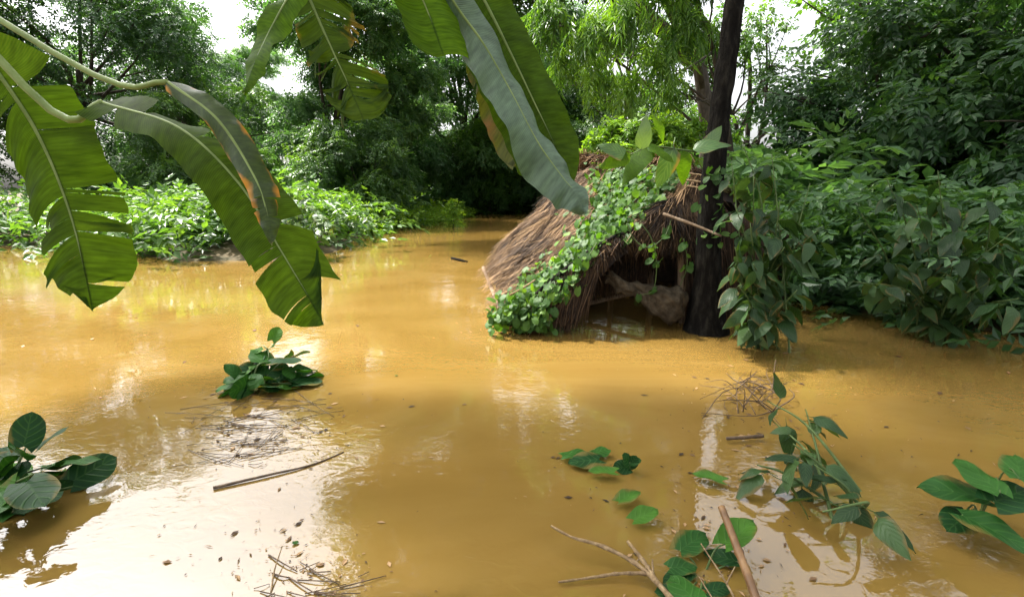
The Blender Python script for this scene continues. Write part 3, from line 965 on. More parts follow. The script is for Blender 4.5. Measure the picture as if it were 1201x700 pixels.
def thatch(C, parent, mat, courses, per, seed, w=(.006, .013), messy=.12, u0=0., u1=1., overhang=.28):
    g = np.random.default_rng(seed)
    for c in range(courses):
        mb = MB()
        u = g.uniform(u0, u1, per)
        v = np.clip((c + g.uniform(0, 1, per)) / courses * .97 - .03, 0, 1)
        p = patch(u, v, C); nn = pnormal(u, v, C)
        d = norm(patch(u, np.minimum(v + .12, 1), C) - patch(u, np.maximum(v - .05, 0), C))
        sd = norm(np.cross(d, nn))
        tuft = g.normal(0, 1, 60)[np.minimum((u * 60).astype(int), 59)][:, None]
        d = norm(d + sd * (g.normal(0, messy, (per, 1)) + tuft * .16) + nn * (g.normal(.02, .05, (per, 1)) + .04 * np.abs(tuft)))
        lay = .02 + .04 * g.uniform(0, 1, (per, 1))
        patchy = .47 + .22 * g.normal(0, 1, 60)[np.minimum((u * 60).astype(int), 59)] + .2 * np.sin(u * 9 + seed) * np.cos(v * 7 + 2) + g.normal(0, .2, per)
        straw(mb, p + nn * lay - nn * .03, d, g.uniform(.22, .55, per) * (1 if c < courses - 1 else .8), g.uniform(w[0], w[1], per), nn, g, np.clip(patchy, 0, 1), .06)
        mb.build('thatch_course', M[mat], parent, smooth=False, kind='stuff')


rb = roof_base(CG, 'roof', M['straw_dark'], .12, seed=1)
thatch(CG, hut, 'straw', 5, 3000, 2, messy=.2)
# right slope, falling away behind the leaning trunk
CG2 = np.array([[at(683, 196, 9.6), np.array([2.6, 10.0, 1.5]), np.array([3.6, 10.3, .8])],
                [at(760, 193, 8.3), np.array([3.1, 9.0, 1.5]), np.array([4.1, 9.2, .8])],
                [at(824, 208, 7.02), np.array([3.5, 7.8, 1.5]), np.array([4.5, 8.1, .8])]])
roof_base(CG2, 'roof', M['straw_dark'], .12, seed=3)
thatch(CG2, hut, 'straw', 3, 1200, 4)
# front right: straw hanging over the gable between ridge end and the opening
CG3 = np.array([[at(778, 238, 6.55), at(768, 256, 6.4), at(760, 276, 6.3)], [at(805, 214, 6.85), at(800, 240, 6.55), at(792, 276, 6.35)], [at(828, 208, 6.95), at(834, 240, 6.75), at(838, 276, 6.6)]])
roof_base(CG3, 'gable_apron', M['straw_dark'], .06, 10, 8, 5)
thatch(CG3, hut, 'straw_dark', 3, 900, 6, messy=.25)
# ridge bundle with its tuft at the far end
g = np.random.default_rng(8)
mb = MB()
rp_ = crom([at(678, 192, 9.55), at(684, 186, 9.5), at(735, 187, 8.6), at(780, 190, 7.8), at(824, 205, 7.0)], 24)
tube(mb, rp_, .07, 8, .4, .25, 3)
mb.build('ridge_roll', M['straw_dark'], hut)
mb = MB()
n = 1500
i = g.integers(0, 23, n)
p = rp_[i] + (rp_[np.minimum(i + 1, 23)] - rp_[i]) * g.uniform(0, 1, (n, 1)) + g.normal(0, .03, (n, 3)) + [0, 0, .04]
d = norm(np.stack([-np.abs(g.normal(.5, .5, n)), g.normal(-.1, .5, n), g.normal(-.25, .3, n)], 1))
straw(mb, p, d, g.uniform(.15, .4, n), g.uniform(.006, .012, n), norm(g.normal(0, .3, (n, 3)) + [0, 0, 1.0]), g, np.clip(g.normal(.55, .2, n), 0, 1), .1)
n = 350
p = at(685, 196, 9.45) + g.normal(0, .06, (n, 3))
d = norm(g.normal(0, .35, (n, 3)) + [-.1, -.15, .7])
straw(mb, p, d, g.uniform(.1, .24, n), g.uniform(.008, .016, n), norm(g.normal(0, 1, (n, 3))), g, np.clip(g.normal(.7, .15, n), 0, 1), .0)
mb.build('ridge_straw', M['straw'], hut, smooth=False, kind='stuff')


# straw curtain hanging from the front verge down to the water, and the inner straw wall
def curtain(name, top, bot, n, mat, seed, depth=.10, w=(.006, .014), ragged=.25):
    g = np.random.default_rng(seed)
    T, B = crom(top, 60), crom(bot, 60)
    i = g.integers(0, 60, n)
    p = T[i] + g.normal(0, depth * .5, (n, 3)) * [.6, 1, .4]
    e = B[i] + g.normal(0, depth * .6, (n, 3)) * [1, 1, .5]
    L = np.linalg.norm(e - p, axis=1) * g.uniform(1 - ragged * 1.6, 1 + ragged * .3, n)
    d = norm(e - p + g.normal(0, .05, (n, 3)))
    mb = MB()
    f = g.uniform(0, .35, n)
    straw(mb, p + d * (L * f)[:, None], d, L * (1 - f), g.uniform(w[0], w[1], n), norm(g.normal(0, .3, (n, 3)) + [0, -1.0, .1]), g, np.clip(g.normal(.42, .22, n), 0, 1), 0)
    return mb.build(name, M[mat], hut, smooth=False, kind='stuff')


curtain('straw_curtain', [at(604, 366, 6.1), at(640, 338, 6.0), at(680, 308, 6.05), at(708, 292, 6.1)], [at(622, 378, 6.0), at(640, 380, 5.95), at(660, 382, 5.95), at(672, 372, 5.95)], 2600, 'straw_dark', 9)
curtain('straw_fringe', [at(690, 300, 6.06), at(712, 284, 6.12), at(748, 270, 6.28), at(786, 266, 6.4), at(815, 260, 6.55)], [at(688, 330, 6.06), at(714, 308, 6.1), at(750, 296, 6.26), at(786, 298, 6.38), at(815, 300, 6.5)], 1500, 'straw_dark', 14, .09, (.005, .012), .45)
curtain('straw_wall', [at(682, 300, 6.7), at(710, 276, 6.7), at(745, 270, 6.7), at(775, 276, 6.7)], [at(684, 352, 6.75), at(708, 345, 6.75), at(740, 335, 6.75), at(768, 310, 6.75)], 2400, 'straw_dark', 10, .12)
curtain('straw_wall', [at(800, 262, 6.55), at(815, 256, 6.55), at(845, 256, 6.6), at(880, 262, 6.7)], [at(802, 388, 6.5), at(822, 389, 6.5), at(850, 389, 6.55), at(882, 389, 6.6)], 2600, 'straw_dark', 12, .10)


def slab(name, pts, th, mat, nrm):
    """quad panel of 4 points with thickness"""
    p = np.array(pts); nn = norm(np.array(nrm)) * th
    mb = MB()
    mb.add(np.vstack([p, p + nn]), [(0, 1, 2, 3), (7, 6, 5, 4), (0, 4, 5, 1), (1, 5, 6, 2), (2, 6, 7, 3), (3, 7, 4, 0)], None, .4)
    return mb.build(name, M[mat], hut, smooth=False)


def low_(p, z):
    q = np.array(p); q[2] = z
    return q


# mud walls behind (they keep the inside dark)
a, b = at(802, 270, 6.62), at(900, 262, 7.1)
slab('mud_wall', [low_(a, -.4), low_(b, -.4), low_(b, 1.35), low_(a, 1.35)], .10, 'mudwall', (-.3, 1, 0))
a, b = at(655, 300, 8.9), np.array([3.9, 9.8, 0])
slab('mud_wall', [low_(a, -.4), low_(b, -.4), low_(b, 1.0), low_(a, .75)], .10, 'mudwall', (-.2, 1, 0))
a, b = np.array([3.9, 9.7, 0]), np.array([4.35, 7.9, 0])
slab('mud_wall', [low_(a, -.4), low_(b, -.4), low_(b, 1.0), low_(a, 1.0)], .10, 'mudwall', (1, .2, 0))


def pole(name, pts, r0, r1, mat, parent=None, sides=7, n=10, rough=.06, seed=0):
    mb = MB()
    tube(mb, crom(pts, n), np.linspace(r0, r1, n), sides, .5, rough, seed)
    return mb.build(name, M[mat], parent)


pole('post', [at(664, 392, 6.1), at(676, 345, 6.15), at(692, 296, 6.25)], .042, .034, 'wood', hut)
pole('post', [at(716, 372, 8.4), at(717, 330, 8.4), at(718, 290, 8.2)], .05, .045, 'wood', hut)
pole('post', [at(800, 392, 6.45), at(799, 330, 6.45), at(797, 262, 6.45)], .05, .04, 'wood', hut)
pole('post', [at(762, 372, 7.6), at(763, 330, 7.6), at(764, 270, 7.4)], .05, .045, 'wood', hut)
pole('eave_pole', [at(567, 314, 8.42), at(578, 342, 7.2), at(590, 372, 6.25)], .03, .03, 'wood', hut)
pole('rafter', [at(566, 318, 8.46), at(612, 276, 8.9), at(682, 198, 9.55)], .022, .02, 'wood', hut)
pole('rafter', [at(570, 322, 8.0), at(620, 276, 8.5), at(690, 200, 9.2)], .022, .02, 'wood', hut)
pole('verge_pole', [at(606, 366, 6.05), at(660, 318, 6.05), at(712, 282, 6.15), at(748, 270, 6.3), at(786, 268, 6.45), at(812, 262, 6.6)], .026, .022, 'dark_bark', hut)
pole('beam', [at(690, 356, 6.9), at(740, 345, 6.85), at(810, 338, 6.6)], .03, .03, 'wood', hut)
for dy in (0, 8, 15):   # split bamboo ties at the ridge end
    pole('tie_stick', [at(806, 203 + dy, 6.72), at(826, 206 + dy, 6.5), at(842, 208 + dy, 6.38)], .012, .009, 'twig', hut)
o = pole('broken_pole', [at(778, 251, 6.25), at(812, 263, 6.0), at(846, 277, 5.75)], .020, .013, 'wood')
tag(o, 'pale broken pole jutting from the hut thatch across the leaning trunk', 'pole')
o = pole('loose_stick', [at(598, 346, 5.85), at(616, 336, 5.8), at(628, 328, 5.78)], .010, .008, 'twig')
tag(o, 'thin pale stick poking through the creeper at the hut corner', 'stick')

# sagging bundle of sackcloth slung under the eave
mb = MB()
path = crom([at(709, 322, 6.35), at(725, 331, 6.25), at(748, 340, 6.2), at(772, 349, 6.15), at(800, 358, 6.15)], 40)
from mathutils import noise as mnoise
path = crom(path[[0, 10, 20, 30, 39]], 90)
rad = np.interp(np.linspace(0, 1, 90), [0, .08, .3, .55, .72, .88, 1], [.03, .075, .09, .085, .15, .20, .15])
tube(mb, path, rad, 56, .5, .0, 5)
v = mb.v[0]
c_ = path[np.argmin(np.linalg.norm(v[:, None] - path[None], axis=2), axis=1)]
rd = norm(v - c_)
for k in range(len(v)):
    q_ = Vector((v[k, 0] * 5.5 + v[k, 2] * 3, v[k, 1] * 3, v[k, 2] * 5.0))
    a_ = 1 - abs(mnoise.noise(q_)) * 2.2                      # sharp cloth ridges
    b_ = 1 - abs(mnoise.noise(q_ * 2.7 + Vector((3, 1, 7)))) * 2
    v[k] += rd[k] * (.055 * a_ + .018 * b_ - .045)
v[:, 2] += np.minimum(v[:, 2] - c_[:, 2], 0) * .45
o = mb.build('sack_bundle', M['sack'])
tag(o, 'sagging grey-brown sackcloth bundle slung in the hut opening', 'bundle')

# ================================================================== CREEPER ON THE HUT
vine = thing('creeper', 'leafy green creeper sprawling over the hut roof down to the water', 'vine', onw(592, 381))
vine_leaves = [blade_mesh('vine_leaf', .095, .082, .22, .22, .25, 5, 1, .03, 50 + i, tint=t) for i, t in enumerate((.15, .35, .5, .65, .9))]
for me in vine_leaves:
    me.materials.append(M['vine'])
g = np.random.default_rng(91)
# density band over the roof patch: (u,v) way points with width, from the water up to the ridge
way = np.array([(.84, 1.06, .13), (.80, .97, .17), (.78, .86, .17), (.76, .72, .15), (.75, .58, .15), (.70, .44, .18), (.60, .30, .22), (.50, .18, .20), (.42, .05, .18)])
mb_st = MB()
spots = []
for k in range(2500):
    t = g.uniform(0, len(way) - 1.001) if g.random() < .9 else g.uniform(0, 4)
    i = int(t); f = t - i
    a = way[i] * (1 - f) + way[i + 1] * f
    u, v = a[0] + .05 + g.normal(0, a[2] * .68) + .05 * math.sin(t * 5.1), a[1] + g.normal(0, .05)
    uc, vc = np.array([np.clip(u, 0.02, 1)]), np.array([np.clip(v, 0, 1)])
    p = patch(uc, vc)[0]; nn = pnormal(uc, vc)[0]
    if u > 1:
        p = p + np.array([.3, -.1, -.4]) * (u - 1) * 1.6
    if v > 1:
        p = p + np.array([-.15, -.25, -.6]) * (v - 1) * 1.2
    lift = .05 + abs(g.normal(.03, .06))
    p = p + nn * lift + g.normal(0, .02, 3)
    p[2] = max(p[2], .03)
    spots.append((p, nn))
# trailing end in the water left of the hut corner
for k in range(120):
    f = g.uniform(0, 1)
    p = at(612 - 36 * f, 345 + 34 * f, 5.95 - .1 * f) + g.normal(0, .07, 3)
    p[2] = max(p[2], .02)
    spots.append((p, np.array([-.3, -.5, .8])))
# loose growth along the ridge and up to the trunk
for k in range(520):
    u = g.uniform(.25, .98); v = abs(g.normal(0, .16))
    if math.sin(u * 17) + g.normal(0, .5) < -.3:
        continue
    uc, vc = np.array([u]), np.array([min(v, 1)])
    spots.append((patch(uc, vc)[0] + pnormal(uc, vc)[0] * (.06 + abs(g.normal(0, .07))) + g.normal(0, .02, 3), pnormal(uc, vc)[0]))
for k in range(60):
    spots.append((at(838 + g.normal(0, 9), g.uniform(195, 300), 6.0) + g.normal(0, .03, 3), np.array([-.3, -.8, .4])))
# strands hanging across the opening
strands = []
for pts in ([(752, 262, 6.1), (764, 280, 6.05), (770, 310, 6.05), (766, 340, 6.05), (752, 346, 6.05)], [(735, 262, 6.1), (745, 282, 6.1), (762, 290, 6.05), (780, 276, 6.1), (788, 256, 6.2)],
            [(700, 285, 6.0), (690, 300, 5.95), (680, 306, 5.95)], [(672, 300, 5.95), (678, 312, 5.9), (686, 305, 5.9)], [(802, 280, 6.1), (806, 310, 6.1), (798, 335, 6.1)]):
    pp = crom([at(*q) for q in pts], 24)
    strands.append(pp)
    for k in range(11):
        p = pp[g.integers(0, 24)] + g.normal(0, .03, 3)
        spots.append((p, np.array([0, -.7, .7])))
perm = g.permutation(len(spots))
rest = MB()
lv = blade(.095, .082, .22, .22, .25, 5, 1, .03, 3)
for c, k in enumerate(perm):
    p, nn = spots[k]
    d = norm(np.array([-.25, -.25, -.75]) + g.normal(0, .55, 3))
    up = norm(nn * .8 + np.array([0, -.15, .55]) + g.normal(0, .28, 3))
    s = g.uniform(.55, 1.25)
    if c < 290:
        place('leaf', vine_leaves[g.integers(0, 5)], M['vine'], vine, p, d, up, s * 1.2)
    else:
        fr = frames(d[None], up[None])[0] * s
        rest.add(lv[0] @ fr + p, lv[1], None, float(np.clip(g.normal(.5, .24), 0, 1)), lv[2])
rest.build('small_leaves', M['vine'], vine, kind='stuff')
for j in range(9):
    us = way[:, 0] + g.normal(0, .09, len(way)); vsx = way[:, 1]
    p = patch(np.clip(us, 0, 1), np.clip(vsx, 0, 1)) + pnormal(np.clip(us, 0, 1), np.clip(vsx, 0, 1)) * .05
    p[0, 2] = max(.02, p[0, 2] - .1)
    strands.append(crom(p[::-1] if j % 2 else p, 40))
for pp in strands:
    mb = MB()
    tube(mb, pp, np.linspace(.007, .004, len(pp)), 5)
    mb.build('stem', M['vinestem'], vine)

# ================================================================== BANANA PLANTS
def banana_leaf(parent, path, wl, wr, nrm, mat, seed, n=60, m=5, foldl=.35, foldr=.35, tears=6, gap=.35, prof='full', tint=.5, sweep=.3, wav=.02, rib=.011, labels=None, u0=0, cut=None):
    g = np.random.default_rng(seed)
    c = crom(path, n + 1)
    T = norm(np.gradient(c, axis=0))
    nr = np.asarray(nrm, float)
    NR = crom(nr, n + 1) if nr.ndim == 2 else np.repeat(nr[None], n + 1, 0)
    S = norm(np.cross(T, NR)); Nn = norm(np.cross(S, T))
    s = np.linspace(0, 1, n + 1)
    if prof == 'full':
        pr = np.minimum(1, (s / .12) ** .6) * np.minimum(1, ((1 - s) / .22 + 1e-4) ** .65)
    elif prof == 'tip':       # base is out of the picture or attached wide
        pr = (.75 + .25 * np.minimum(1, s / .3)) * np.minimum(1, ((1 - s) / .28 + 1e-4) ** .7)
    else:                     # blunt end
        pr = np.minimum(1, (s / .1 + .02) ** .6) * np.where(s > .97, .93, 1.0)
    seg = np.linalg.norm(np.diff(c, axis=0), axis=1).sum()
    wp = np.random.default_rng(seed + 900).uniform(0, 6, 3)
    mb = MB()
    for side, w, fold in ((-1, wl, foldl), (1, wr, foldr)):
        cuts = sorted(g.choice(np.arange(3, n - 3), size=min(tears, n - 8), replace=False)) if tears else []
        edges = [0] + list(cuts) + [n]
        for gi in range(len(edges) - 1):
            i0, i1 = edges[gi], edges[gi + 1]
            if i1 <= i0:
                continue
            fj = fold + g.normal(0, .16 if tears else .0)
            lj = g.uniform(.85, 1.05) if tears else 1
            sh = g.normal(0, .06) if tears else 0
            mid = (i0 + i1) / 2
            V, UV = [], []
            for i in range(i0, i1 + 1):
                for j in range(m + 1):
                    q_ = j / m
                    ww = w * pr[i] * lj
                    a = fj * (.35 + .65 * q_)
                    off = S[i] * side * ww * q_ * math.cos(a) - Nn[i] * ww * q_ * math.sin(a)
                    off = off + T[i] * (sweep * ww * q_ + sh * q_ * q_)
                    if tears:
                        off = off + T[i] * (mid - i) / n * seg * gap * q_ * .5
                    off = off + Nn[i] * wav * q_ * (.9 * math.sin(i * .19 + wp[0] + gi * 2 + side) + .5 * math.sin(i * .43 + wp[1] + side * 2) + .16 * math.sin(i * 1.1 + wp[2])) + S[i] * side * ww * q_ * .02 * math.sin(i * .9 + wp[1])
                    V.append(c[i] + off); UV.append((u0 + i / n, side * q_))
            k = m + 1
            Q = [(a_ * k + j, (a_ + 1) * k + j, (a_ + 1) * k + j + 1, a_ * k + j + 1) for a_ in range(i1 - i0) for j in range(m)]
            mb.add(V, Q, None, float(np.clip(tint + g.normal(0, .10 if tears else .02), 0, 1)), UV)
    lf = mb.build('leaf', M[mat], parent)
    r = MB()
    tube(r, c - Nn * rib * .4, np.linspace(rib, rib * .25, n + 1), 6, .5)
    ro = r.build('midrib', M['petiole'], None)
    ro.parent = lf
    return lf


def banana_stem(root, base, top, r):
    mb = MB()
    tube(mb, crom([base, base * .5 + top * .5 + [.04, 0, 0], top], 14), np.linspace(r, r * .6, 14), 12, .5, .05)
    mb.build('pseudostem', M['bananastem'], root)


def petiole(root, pts, r):
    mb = MB()
    tube(mb, crom(pts, 16), np.linspace(r, r * .7, 16), 7, .5)
    mb.build('petiole', M['petiole'], root)


# left plant stands just outside the picture, its leaves reach in
b0 = np.array([-3.3, 2.5, -.3]); t0 = np.array([-3.1, 2.5, 2.5])
bl = thing('banana_plant', 'banana plant with torn and scorched leaves hanging over open water', 'banana plant', b0)
banana_stem(bl, b0, t0, .12)
# torn hanging leaf, ragged fingers
pA = [at(344, -50, 2.6), at(366, 5, 2.62), at(388, 55, 2.62), at(408, 98, 2.62), at(426, 140, 2.6)]
petiole(bl, [t0, t0 + [.5, .05, .75], at(300, -150, 2.55) + [0, 0, 0], at(352, -50, 2.6)], .02)
banana_leaf(bl, pA, .19, .13, (.30, -.85, .35), 'banana_torn', 101, 90, 5, .25, .5, 15, .38, 'blunt', .5, .45, rib=.009)
# bright leaf in the corner of the sky gap
pB = [at(375, -60, 2.1), at(345, -15, 2.1), at(322, 25, 2.1), at(300, 70, 2.05), at(285, 110, 2.0)]
petiole(bl, [t0, t0 + [.6, -.1, .9], at(420, -150, 2.1), at(375, -60, 2.1)], .018)
banana_leaf(bl, pB, .07, .06, (-.2, -.8, .5), 'banana_bright', 102, 50, 4, .15, .15, 0, 0, 'tip', .45, rib=.008)
# broad low leaf that hangs towards the water
pC = [at(120, 120, 2.5), at(210, 150, 2.42), at(280, 215, 2.35), at(332, 298, 2.3), at(364, 352, 2.28), at(379, 379, 2.27)]
petiole(bl, [t0, t0 + [.35, .0, .25], at(60, 130, 2.5), at(120, 120, 2.5)], .022)
banana_leaf(bl, pC, .17, .165, [(0, -.35, .95), (0, -.5, .9), (.35, -.7, .6), (.4, -.8, .4), (.3, -.9, .35)], 'banana', 103, 70, 5, .25, .25, 5, .12, 'tip', .5, .12, rib=.009)
# scorched dark leaf in front of it
pD = [at(196, 96, 2.25), at(255, 140, 2.2), at(297, 205, 2.15), at(312, 245, 2.12), at(319, 288, 2.1)]
petiole(bl, [t0, t0 + [.3, -.1, .25], at(110, 88, 2.3), at(196, 96, 2.25)], .016)
banana_leaf(bl, pD, .085, .055, (.45, -.85, .25), 'banana_edge', 104, 60, 5, .5, .5, 2, .1, 'tip', .35, .2, rib=.008)
pE = [at(-20, 60, 2.7), at(40, 150, 2.75), at(75, 230, 2.75), at(95, 300, 2.72), at(108, 365, 2.7)]
petiole(bl, [t0, t0 + [.1, .05, .2], at(-50, 20, 2.65), at(-20, 60, 2.7)], .02)
banana_leaf(bl, pE, .26, .24, (.1, -.95, .3), 'banana', 105, 70, 5, .35, .35, 9, .25, 'full', .55, .25, rib=.012)
# second plant stands beside the camera, its big leaves arch over and hang into view
b1 = np.array([-1.0, -.9, .1]); t1 = np.array([-.95, -.8, 2.7])
bc = thing('banana_plant', 'banana plant whose huge leaves hang down in front of the hut', 'banana plant', b1)
banana_stem(bc, b1, t1, .12)
# big dark leaf
pF = [at(500, -150, 2.25), at(548, -40, 2.3), at(588, 40, 2.3), at(622, 110, 2.28), at(650, 170, 2.25), at(668, 218, 2.22)]
petiole(bc, [t1, t1 + [.15, .9, .8], t1 + [.4, 2.2, .95], at(500, -150, 2.25)], .024)
banana_leaf(bc, pF, .11, .185, (-.15, -.9, .35), 'banana', 110, 70, 6, .25, .12, 0, 0, 'full', .42, .35, .018, rib=.009)
# waxy grey-green leaf folded over it
pH = [at(470, -130, 2.1), at(525, -10, 2.12), at(566, 50, 2.12), at(598, 105, 2.12), at(630, 165, 2.1), at(660, 208, 2.08), at(676, 228, 2.07), at(686, 252, 2.07)]
petiole(bc, [t1, t1 + [.1, .9, .7], t1 + [.3, 2.0, .8], at(470, -130, 2.1)], .022)
banana_leaf(bc, pH, .075, .10, [(-.5, -.8, .2), (-.2, -.9, .2), (.5, -.8, .3), (.1, -.9, .3), (-.3, -.9, .3)], 'banana_pale', 111, 70, 6, .55, .35, 0, 0, 'full', .5, .3, .034, rib=.006)
# olive leaf behind
pI = [at(545, 20, 2.45), at(575, 70, 2.48), at(592, 120, 2.5), at(612, 165, 2.5), at(645, 200, 2.48)]
petiole(bc, [t1, t1 + [.1, 1.0, .8], at(510, -60, 2.4), at(545, 20, 2.45)], .018)
banana_leaf(bc, pI, .05, .14, (.1, -.95, .2), 'banana_olive', 112, 56, 5, .35, .2, 2, .15, 'full', .5, .3, .015, rib=.007)
# young translucent leaf
pJ = [at(440, -110, 2.0), at(476, -40, 2.05), at(500, 10, 2.08), at(520, 66, 2.08)]
petiole(bc, [t1, t1 + [.0, .8, .6], t1 + [.1, 1.8, .7], at(440, -110, 2.0)], .02)
banana_leaf(bc, pJ, .115, .115, (-.05, -.95, .25), 'banana_bright', 113, 50, 5, .12, .2, 1, .1, 'blunt', .5, .1, .012, rib=.008)

# ================================================================== FLOATING LEAVES
float_me = [blade_mesh('floating_leaf', .17, w_, h_, f_, c_, 10, 3, wv_, 80 + i, tint=t) for i, (t, w_, h_, f_, c_, wv_) in enumerate([(.1, .15, .20, .12, .10, .03), (.35, .135, .16, .25, .14, .045), (.6, .15, .12, .05, .20, .05), (.85, .125, .22, .30, .05, .04)])]
for me in float_me:
    me.materials.append(M['float'])


def fleaf(px, py, L, az, k, label, tilt=(0, 0), z=.015, asp=1.0, group=None):
    """one leaf lying on the water, px,py = its middle"""
    p = onw(px, py)
    d = np.array([math.cos(az), math.sin(az), tilt[0]])
    s = L / .17
    p = p - norm(d) * L * .45
    p[2] = z + max(0, -tilt[0]) * L * .5 + .02
    o = place('floating_leaf', float_me[k], M['float'], None, p, d, np.array([tilt[1], -.15, 1.0]), s)
    o.scale = (o.scale[0], o.scale[1] * asp, o.scale[2])
    return tag(o, label, 'leaf', group)


fleaf(674, 538, .19, R(15), 2, 'narrow bright leaf at the outer end of the floating leaf cluster', (.15, -.2), asp=.62)
fleaf(686, 546, .20, R(190), 0, 'dark round leaf overlapped by brighter floating leaves', (.05, 0), asp=.9)
fleaf(704, 536, .14, R(20), 2, 'small light leaf between the dark round leaf and the seedling', (.2, .1), asp=.8)
fleaf(706, 559, .16, R(175), 3, 'bright oval leaf floating close beside the leaf cluster', (.05, 0), asp=.75)
fleaf(737, 590, .16, R(30), 3, 'wavy bright leaf floating between the leaf cluster and the curled leaf', (.1, -.1), asp=.85)
fleaf(756, 612, .16, R(25), 3, 'curled leaf with a notch floating beside the dry twig fork', (.12, .25), asp=.85)
fleaf(830, 566, .17, R(150), 3, 'oval bright leaf floating on the glittering water', (.05, 0), asp=.7)

seed_ = thing('seedling', 'dark upright seedling poking out beside the floating leaf cluster', 'seedling', onw(740, 553))
pp = onw(738, 552)
for k, (dx, dz, s, c) in enumerate([(-.9, .25, .75, 0), (.35, .8, .6, 0), (-.3, .5, .7, 0), (.7, .35, .5, 1)]):
    place('leaf', float_me[c], M['float'], seed_, pp + [0, 0, .02 + .012 * k], np.array([dx, -.2, dz]), np.array([.1, -.6, .8]), s * .85)
mb = MB(); tube(mb, [pp + [0, 0, -.1], pp + [.004, 0, .0], pp + [0, 0, .06]], .005, 5); mb.build('stem', M['vinestem'], seed_)


def marsh(name, label, base, items, mat='float', mesh=None, cat='plant'):
    """items: (px,py,Y or height z, az, length, tint index, asp, tilt)"""
    root = thing(name, label, cat, base)
    base = np.asarray(base, float)
    for px, py, z, az, L, k, asp, tl in items:
        p = onw(px, py, z)
        d = norm(np.array([math.cos(az), math.sin(az), tl]))
        st = p - d * L * .45
        mb = MB()
        tube(mb, crom([base, (base + st) / 2 + [0, 0, .5 * z], st], 8), np.linspace(.006, .003, 8), 5)
        mb.build('stem', M['vinestem'], root)
        o = place('leaf', (mesh or float_me)[k], M[mat], root, st, d, norm(np.array([0, -.25, 1.0])), L / (.17 if mesh is None else .24))
        o.scale = (o.scale[0], o.scale[1] * asp, o.scale[2])
    return root


c0 = onw(825, 668)
marsh('waterside_plant', 'broad-leaved plant rooted at the water edge by the upright bamboo stake', (c0[0], c0[1], -.05),
      [(812, 634, .06, R(35), .21, 1, .8, .1), (866, 624, .12, R(35), .24, 3, .75, .15), (800, 664, .04, R(5), .13, 1, .9, .05), (804, 690, .06, R(110), .19, 2, .8, .1), (788, 694, .03, R(170), .13, 0, .8, 0),
       (846, 652, .03, R(150), .15, 0, .7, 0), (842, 690, .03, R(15), .12, 0, .7, 0), (795, 676, .02, R(200), .14, 0, .7, 0)])
heads = [onw(px, py, z) for px, py, z in [(888, 545, .16), (900, 470, .25), (905, 492, .2), (930, 520, .28), (955, 545, .25), (965, 600, .2), (945, 480, .3)]]
c0 = onw(985, 585)
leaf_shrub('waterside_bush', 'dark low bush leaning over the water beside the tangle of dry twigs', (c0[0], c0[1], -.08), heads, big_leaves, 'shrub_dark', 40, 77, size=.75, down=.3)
heads = [onw(px, py, z) for px, py, z in [(342, 450, .04), (328, 442, .10), (336, 432, .13), (318, 425, .18), (338, 418, .2), (308, 405, .24), (295, 432, .16), (280, 448, .08), (315, 460, .04), (350, 446, .04)]]
c0 = onw(302, 456)
leaf_shrub('emergent_plant', 'leafy green plant standing in the water beside the raft of twigs', (c0[0], c0[1], -.08), heads, float_me, 'float', 60, 78, size=1.25, down=.15, spread=.45)
# plants of the lower right corner, outside the photograph proper
c0 = onw(1150, 600)
marsh('corner_plant', 'leafy waterside plant standing alone beyond the dark low bush', (c0[0], c0[1], -.05),
      [(1120, 575, .2, R(160), .28, 1, .8, .1), (1150, 555, .32, R(90), .26, 2, .7, .3), (1185, 580, .25, R(20), .28, 0, .8, .1), (1165, 620, .15, R(300), .26, 1, .8, 0), (1195, 545, .35, R(50), .24, 2, .7, .3), (1125, 610, .1, R(210), .22, 0, .8, 0)])
heads = [onw(px, py, z) for px, py, z in [(5, 545, .15), (30, 525, .28), (60, 545, .2), (85, 570, .06), (50, 580, .05), (15, 580, .05), (40, 555, .3)]]
c0 = onw(35, 568)
leaf_shrub('emergent_plant', 'low leafy plant standing alone in the water under the banana plant', (c0[0], c0[1], -.08), heads, float_me, 'float', 50, 79, size=1.2, down=.15, spread=.45)
# sprig standing in the far water
c0 = onw(531, 266)
sp_ = thing('water_sprig', 'small bright leafy sprig rising from the water at the channel end', 'plant', (c0[0], c0[1], 0))
mb = MB(); tube(mb, [c0 + [0, 0, -.2], c0 + [.05, 0, .35], c0 + [-.05, 0, 1.15]], np.array([.03, .02, .012]), 5); mb.build('stem', M['vinestem'], sp_)
mb = MB(); gg = np.random.default_rng(4)
for z, r in ((.25, .55), (.5, .32), (.85, .25), (1.15, .22)):
    fill_clump(mb, c0 + [0, 0, z], np.array([r * 1.2, r, .16]), 26, 'weed', 1.6, gg, .1, .2)
mb.build('foliage', M['lime'], sp_, smooth=False)

# ================================================================== STICKS, TWIGS AND THE BAMBOO STAKE
def stick(name, label, pix, r0, r1, mat, cat='stick', group=None, parent=None, sides=6, n=14, seed=0):
    """pix: (px,py,z) points on or above the water"""
    mb = MB()
    pts = [onw(px, py, z) for px, py, z in pix]
    if len(pts) == 2:
        pts = [pts[0], (pts[0] + pts[1]) / 2, pts[1]]
    tube(mb, crom(pts, n), np.linspace(r0, r1, n), sides, .5, .10, seed)
    o = mb.build(name, M[mat], parent)
    if parent is None:
        tag(o, label, cat, group)
    return o


# upright bamboo stake with nodes
st_ = thing('bamboo_stake', 'stout brown bamboo stake slanting up beside the waterside plant', 'stake', onw(892, 722))
mb = MB()
pth = crom([onw(902, 745, -.03), onw(876, 672, .08), onw(846, 594, .22)], 30)
rad = np.full(30, .0195) * (1 - .15 * np.linspace(0, 1, 30))
for k in (8, 19):
    rad[k] *= 1.22
tube(mb, pth, rad, 12, .5, .015)
mb.build('cane', M['cane'], st_)

